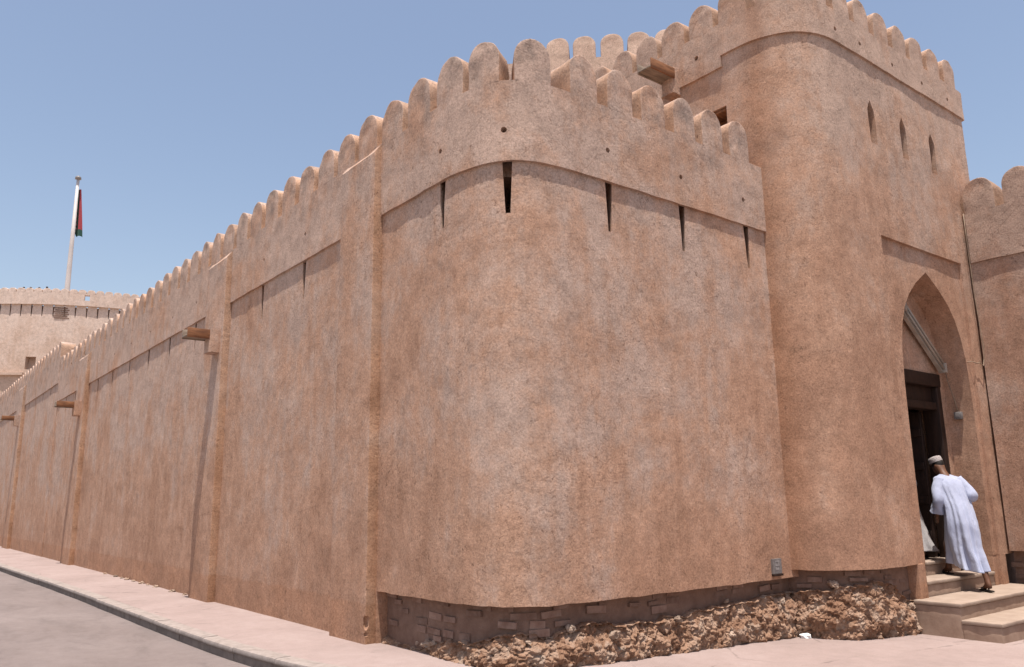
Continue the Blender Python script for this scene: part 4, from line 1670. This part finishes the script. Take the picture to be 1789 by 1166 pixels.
def person(label, at, rz, fig, robe_mat, group=None):
    t = thing('person', label, 'person', at, group)
    V, E, R = [], [], []

    def add(p, r, parent_=None):
        V.append(Vector(p))
        R.append(r)
        if parent_ is not None:
            E.append((parent_, len(V) - 1))
        return len(V) - 1

    f = fig
    pel = add(f['pelvis'], (0.13, 0.10))
    sp = add(f['spine'], (0.12, 0.095), pel)
    ch = add(f['chest'], (0.14, 0.10), sp)
    nb = add(f['neckbase'], (0.075, 0.065), ch)
    nk = add(f['neck'], 0.056, nb)
    hc = Vector(f['head'])
    hb = add(hc + Vector((0, -0.005, -0.045)), (0.072, 0.078), nk)
    ht = add(hc + Vector((0, -0.005, 0.055)), (0.080, 0.090), hb)
    # face: nose, chin, ears
    fw = Vector(f['facedir']).normalized()
    rt_ = fw.cross(Vector((0, 0, 1))).normalized()
    no = add(hc + fw * 0.105 + Vector((0, 0, -0.015)), 0.014, hb)
    cn = add(hc + fw * 0.080 + Vector((0, 0, -0.085)), 0.028, hb)
    e1 = add(hc + rt_ * 0.086 + Vector((0, 0, -0.01)), (0.012, 0.024), hb)
    e2 = add(hc - rt_ * 0.086 + Vector((0, 0, -0.01)), (0.012, 0.024), hb)
    for sd in ('L', 'R'):
        sh = add(f['sh' + sd], 0.062, ch)
        el = add(f['el' + sd], 0.045, sh)
        wr = add(f['wr' + sd], 0.028, el)
        d = (V[wr] - V[el]).normalized()
        hand_chain(V, E, R, wr, d, Vector((0.3 if sd == 'L' else -0.3, 0.5, -0.2)), Vector((0, 1, 0.2)), 0.5)
        hp = add(f['hip' + sd], 0.10, pel)
        kn = add(f['kn' + sd], 0.062, hp)
        cf = add((V[kn] + Vector(f['an' + sd])) * 0.5 + Vector((0, -0.02, 0.06)), 0.056, kn)
        an = add(f['an' + sd], 0.036, cf)
        fd = Vector(f['footdir' + sd]).normalized()
        he = add(V[an] - fd * 0.045 + Vector((0, 0, -0.045)), 0.033, an)
        bl_ = add(V[an] + fd * 0.13 + Vector((0, 0, -0.060 + f.get('toez' + sd, 0))), (0.040, 0.022), an)
        to = add(V[bl_] + fd * 0.07 + Vector((0, 0, -0.004)), (0.034, 0.016), bl_)
    bo = skin_body('body', V, E, R, M_SKIN, t, at, 0, 2)
    bo.rotation_euler = (0, 0, rz)
    # hair: shell over the back and sides of the head
    bm = bmesh.new()
    bmesh.ops.create_uvsphere(bm, u_segments=24, v_segments=16, radius=1)
    dele = []
    for v in bm.verts:
        c = v.co.copy()
        if c.dot(Vector((fw.x, fw.y, 0))) > 0.45 and c.z < 0.5:
            dele.append(v)
        elif c.z < -0.55:
            dele.append(v)
        v.co = hc + Vector((c.x * 0.092, c.y * 0.108, 0.015 + c.z * 0.118)) * (1 + 0.03 * noise.noise(c * 5))
    bmesh.ops.delete(bm, geom=dele, context='VERTS')
    me = bpy.data.meshes.new('hair')
    bm.to_mesh(me)
    bm.free()
    for p in me.polygons:
        p.use_smooth = True
    h_ = obj('hair', me, M_HAIR, t, at)
    h_.rotation_euler = (0, 0, rz)
    # round embroidered cap: short cylinder with a domed flat top, tipped with the head
    tilt = f.get('captilt', (0.0, 0.0))
    verts, faces = [], []
    prof_ = [(0.098, 0.0), (0.101, 0.03), (0.098, 0.065), (0.090, 0.085), (0.06, 0.095), (0.0, 0.098)]
    SG = 28
    Rm = Matrix.Rotation(tilt[0], 3, 'X') @ Matrix.Rotation(tilt[1], 3, 'Y')
    for r_, z_ in prof_:
        for k_ in range(SG):
            a = 2 * math.pi * k_ / SG
            verts.append(hc + Rm @ Vector((r_ * math.cos(a), r_ * 1.1 * math.sin(a), 0.052 + z_)))
    for j in range(len(prof_) - 1):
        for k_ in range(SG):
            q = (k_ + 1) % SG
            faces.append((j * SG + k_, j * SG + q, (j + 1) * SG + q, (j + 1) * SG + k_))
    c_ = obj('cap', mesh_of(verts, faces, 'cap', True), M_CAP, t, at)
    c_.rotation_euler = (0, 0, rz)
    ro = obj('robe', robe_me(f['robe'], f['folds'], f['seed']), robe_mat, t, at)
    ro.rotation_euler = (0, 0, rz)
    for sd in ('L', 'R'):
        a, b, c = Vector(f['sh' + sd]), Vector(f['el' + sd]), Vector(f['wr' + sd])
        cuff = b.lerp(c, 0.9)
        s_ = obj('sleeve', sleeve_me([a + Vector((0.05 if sd == 'L' else -0.05, 0, 0.02)), a.lerp(b, .5), b, b.lerp(c, .5), cuff], [0.085, 0.084, 0.082, 0.088, 0.100], f['seed'] + ord(sd)), robe_mat, t, at)
        s_.rotation_euler = (0, 0, rz)
        # sandal sole and strap
        fd = Vector(f['footdir' + sd]).normalized()
        an = Vector(f['an' + sd])
        sole = []
        sdv = fd.cross(Vector((0, 0, 1))).normalized()
        tz = f.get('toez' + sd, 0)
        for (l_, w_) in ((-0.085, 0.02), (-0.07, 0.034), (0.0, 0.036), (0.1, 0.045), (0.18, 0.045), (0.225, 0.03), (0.235, 0.01)):
            sole.append((l_, w_))
        vs = []
        top = -0.078
        out = [(l_, w_) for l_, w_ in sole] + [(l_, -w_) for l_, w_ in reversed(sole)]
        for zz in (top, top - 0.018):
            for l_, w_ in out:
                q = an + fd * l_ + sdv * w_ + Vector((0, 0, zz + tz * max(0, l_) / 0.2))
                vs.append(q)
        m_ = len(out)
        fs = [tuple(range(m_)), tuple(reversed(range(m_, 2 * m_)))] + [(i, i + m_, (i + 1) % m_ + m_, (i + 1) % m_) for i in range(m_)]
        so_ = obj('sandal', mesh_of(vs, fs, 'sandal', False, True), M_SANDAL, t, at)
        so_.rotation_euler = (0, 0, rz)
        st = []
        for k_ in range(9):
            a = math.pi * k_ / 8
            st.append(an + fd * 0.10 + sdv * (0.046 * math.cos(a)) + Vector((0, 0, top + 0.052 * math.sin(a) + tz * .5)))
        sp_ = obj('strap', tube_me(st, 0.011, 6), M_SANDAL, so_, at)
    return t


# climbing man, seen from behind; figure frame: x right, y forward
RZ = math.atan2(0.8, 0.6) - math.pi / 2
climb = dict(pelvis=(0, .22, 1.20), spine=(0, .29, 1.44), chest=(0, .42, 1.72), neckbase=(0, .535, 1.92), neck=(-.005, .605, 1.995), head=(-.01, .705, 2.095),
             facedir=(-.25, 1, -.3),
             shL=(-.185, .475, 1.85), elL=(-.255, .36, 1.57), wrL=(-.245, .45, 1.36),
             shR=(.185, .475, 1.85), elR=(.235, .30, 1.62), wrR=(.20, .50, 1.56),
             hipL=(-.09, .26, 1.12), knL=(-.10, .54, .92), anL=(-.10, .58, .545), footdirL=(0, 1, 0), toezL=0.0,
             hipR=(.09, .22, 1.12), knR=(.10, .16, .76), anR=(.09, -.09, .352), footdirR=(.05, 1, 0), toezR=0.0,
             robe=[(0, .56, 1.96, .065, .065, .1), (0, .54, 1.935, .12, .085, .1), (0, .50, 1.90, .20, .115, .1), (0, .46, 1.82, .228, .14, .05), (0, .40, 1.66, .21, .155, 0),
                   (0, .31, 1.45, .20, .17, 0), (0, .27, 1.23, .215, .215, 0), (0, .275, 1.03, .22, .26, 0), (0, .28, .86, .21, .30, .05), (0, .265, .72, .20, .335, .12),
                   (0, .245, .60, .19, .37, .22)],
             folds=0.26, seed=1.3, captilt=(-.28, -.22))
person('man in white robe and embroidered cap climbing the gate steps, seen from behind', (12.95, 5.48, 0.0), RZ, climb, M_ROBE)

walk = dict(pelvis=(0, 0, .95), spine=(0, .03, 1.15), chest=(0, .08, 1.40), neckbase=(0, .12, 1.56), neck=(0, .14, 1.63), head=(0, .19, 1.73),
            facedir=(0, 1, -.1),
            shL=(-.19, .10, 1.49), elL=(-.26, .06, 1.20), wrL=(-.24, .16, 0.98), shR=(.19, .10, 1.49), elR=(.26, .02, 1.20), wrR=(.25, .10, 0.98),
            hipL=(-.09, 0, .9), knL=(-.1, .16, .5), anL=(-.1, .20, .10), footdirL=(0, 1, 0), hipR=(.09, 0, .9), knR=(.1, .0, .5), anR=(.1, -.22, .10), footdirR=(0, 1, 0),
            robe=[(0, .135, 1.60, .065, .065, 0), (0, .12, 1.575, .13, .09, 0), (0, .11, 1.53, .205, .12, 0), (0, .09, 1.44, .232, .145, 0), (0, .06, 1.28, .215, .16, 0),
                  (0, .02, 1.08, .21, .17, 0), (0, -.01, .90, .24, .21, 0), (0, -.02, .70, .25, .25, 0), (0, -.03, .50, .27, .30, 0), (0, -.05, .30, .29, .36, 0),
                  (.02, -.08, .13, .32, .42, 0)],
            folds=0.13, seed=4.1)
person('second robed figure half hidden by the left jamb of the gateway', (13.33, 6.68, 0.65), -0.35, walk, M_ROBE2)

# people looking out from the top of the round tower
GRP = 'people on top of the round tower'
stand = dict(walk)
stand.update(seed=2.2, folds=0.06, knL=(-.1, .02, .5), anL=(-.1, .0, .10), anR=(.1, 0, .10))
spots = [((34, 499), 9.41, 90.5), ((46, 501), 9.98, 90.1), ((61, 501), 10.7, 89.7), ((75, 500), 11.35, 89.35)]
labels = ['small dark-haired head above the round tower parapet, leftmost of four', 'small dark-haired head above the round tower parapet, second from left',
          'small dark-haired head above the round tower parapet, third from left', 'white-capped onlooker above the round tower parapet, nearest the flagpole']
proto = None
for (px, x, y), lb in zip(spots, labels):
    q = Vector((x, y))
    u = RT.near(q)
    p = RT.pos(u) - RT.nor(u) * 0.95
    if proto is None:
        proto = person(lb, (p.x, p.y, 21.42), math.pi * 0.9, stand, M_ROBE2, GRP)
        tw0 = proto
    else:
        c = proto.copy()
        COL.objects.link(c)
        c.location = (p.x, p.y, 21.42 if lb != labels[3] else 21.5)
        c['label'] = lb
        for ch in list(proto.children):
            d = ch.copy()
            COL.objects.link(d)
            d.parent = c
            for g_ in ch.children:
                e = g_.copy()
                COL.objects.link(e)
                e.parent = d
        tw0 = c
    if lb != labels[3]:
        for ch in list(tw0.children):
            if ch.name.startswith('cap'):
                ch.data = ch.data.copy()
                ch.data.materials.clear()
                ch.data.materials.append(M_HAIR)
                ch.name = 'hair_top'

# ------------------------------------------------------------------ fixture, cables, litter
lf = thing('tube_light', 'long white twin tube light slanting along the arch haunch inside the gateway', 'light fixture', (13.4, 6.0, 4.1))
a, b = Vector((12.72, 5.98, 4.60)), Vector((13.88, 5.98, 3.70))
d = (b - a).normalized()
up = Vector((d.z, 0, -d.x))
if up.z < 0:
    up = -up
for name_, off, r_, m_ in (('tube', 0.055, 0.018, M_WHITEPL), ('tube', -0.02, 0.018, M_WHITEPL)):
    obj(name_, tube_me([a + up * off + d * .02, a.lerp(b, .5) + up * off, b + up * off - d * .02], r_, 10), m_, lf)
vs = []
for p in (a, b):
    for o1, o2 in ((-.06, .03), (.09, .03), (.09, .09), (-.06, .09)):
        q = p + up * o1 + Vector((0, o2, 0))
        vs.append(q)
obj('housing', mesh_of(vs, [(0, 1, 2, 3), (7, 6, 5, 4), (0, 4, 5, 1), (1, 5, 6, 2), (2, 6, 7, 3), (3, 7, 4, 0)], 'housing', False, True), M_WHITEPL, lf)
for p in (a, b):
    obj('end_cap', box_me(p.x - .03, p.x + .03, 5.95, 6.07, p.z - .07, p.z + .09, .006), M_WHITEPL, lf)
cb = thing('junction_box', 'small grey junction box on the shaded right jamb inside the gateway', 'junction box', (14.06, 5.93, 2.9))
obj('box', box_me(14.035, 14.105, 5.88, 6.0, 2.86, 2.98, .006), M_GREYBOX, cb)
obj('cable', tube_me([(13.9, 5.99, 3.68), (13.97, 6.0, 3.5), (14.06, 5.97, 3.2), (14.07, 5.94, 2.98)], 0.008, 6), M_CABLE, cb)
oc = [(14.44, 5.59, 6.42), (14.455, 5.60, 6.0), (14.46, 5.60, 5.5), (14.465, 5.60, 5.0), (14.48, 5.59, 4.5), (14.50, 5.58, 4.05), (14.49, 5.59, 3.88), (14.42, 5.59, 3.74), (14.33, 5.61, 3.79),
      (14.24, 5.61, 3.77), (14.16, 5.66, 3.80), (14.10, 5.72, 3.79), (14.09, 5.85, 3.76), (14.08, 5.98, 3.73)]  # along the corner, then across the jamb
tag(obj('wall_cable', tube_me(oc, 0.008, 6), M_CABLE), 'thin dusty cable running down the tower corner and into the arch', 'cable')


def crumple(s, seed, w=1.0):
    bm = bmesh.new()
    bmesh.ops.create_icosphere(bm, subdivisions=2, radius=1)
    for v in bm.verts:
        c = v.co.copy()
        v.co = c * (1 + 0.7 * noise.noise(c * 1.9 + Vector((seed, 0, 0)))) * s
        v.co.z *= 0.5
        v.co.x *= w
    me = bpy.data.meshes.new('paper')
    bm.to_mesh(me)
    bm.free()
    return me


tag(obj('paper_scrap', crumple(0.07, 3), M_PAPER, None, (9.75, 6.34, gz(9.75) + .02)), 'crumpled white paper scrap in the corner between bastion and tower', 'litter')
for o in bpy.data.objects:
    if o.type == 'MESH' and o.data is not None and len(o.data.materials) == 0:
        o.data.materials.append(M_WALL)
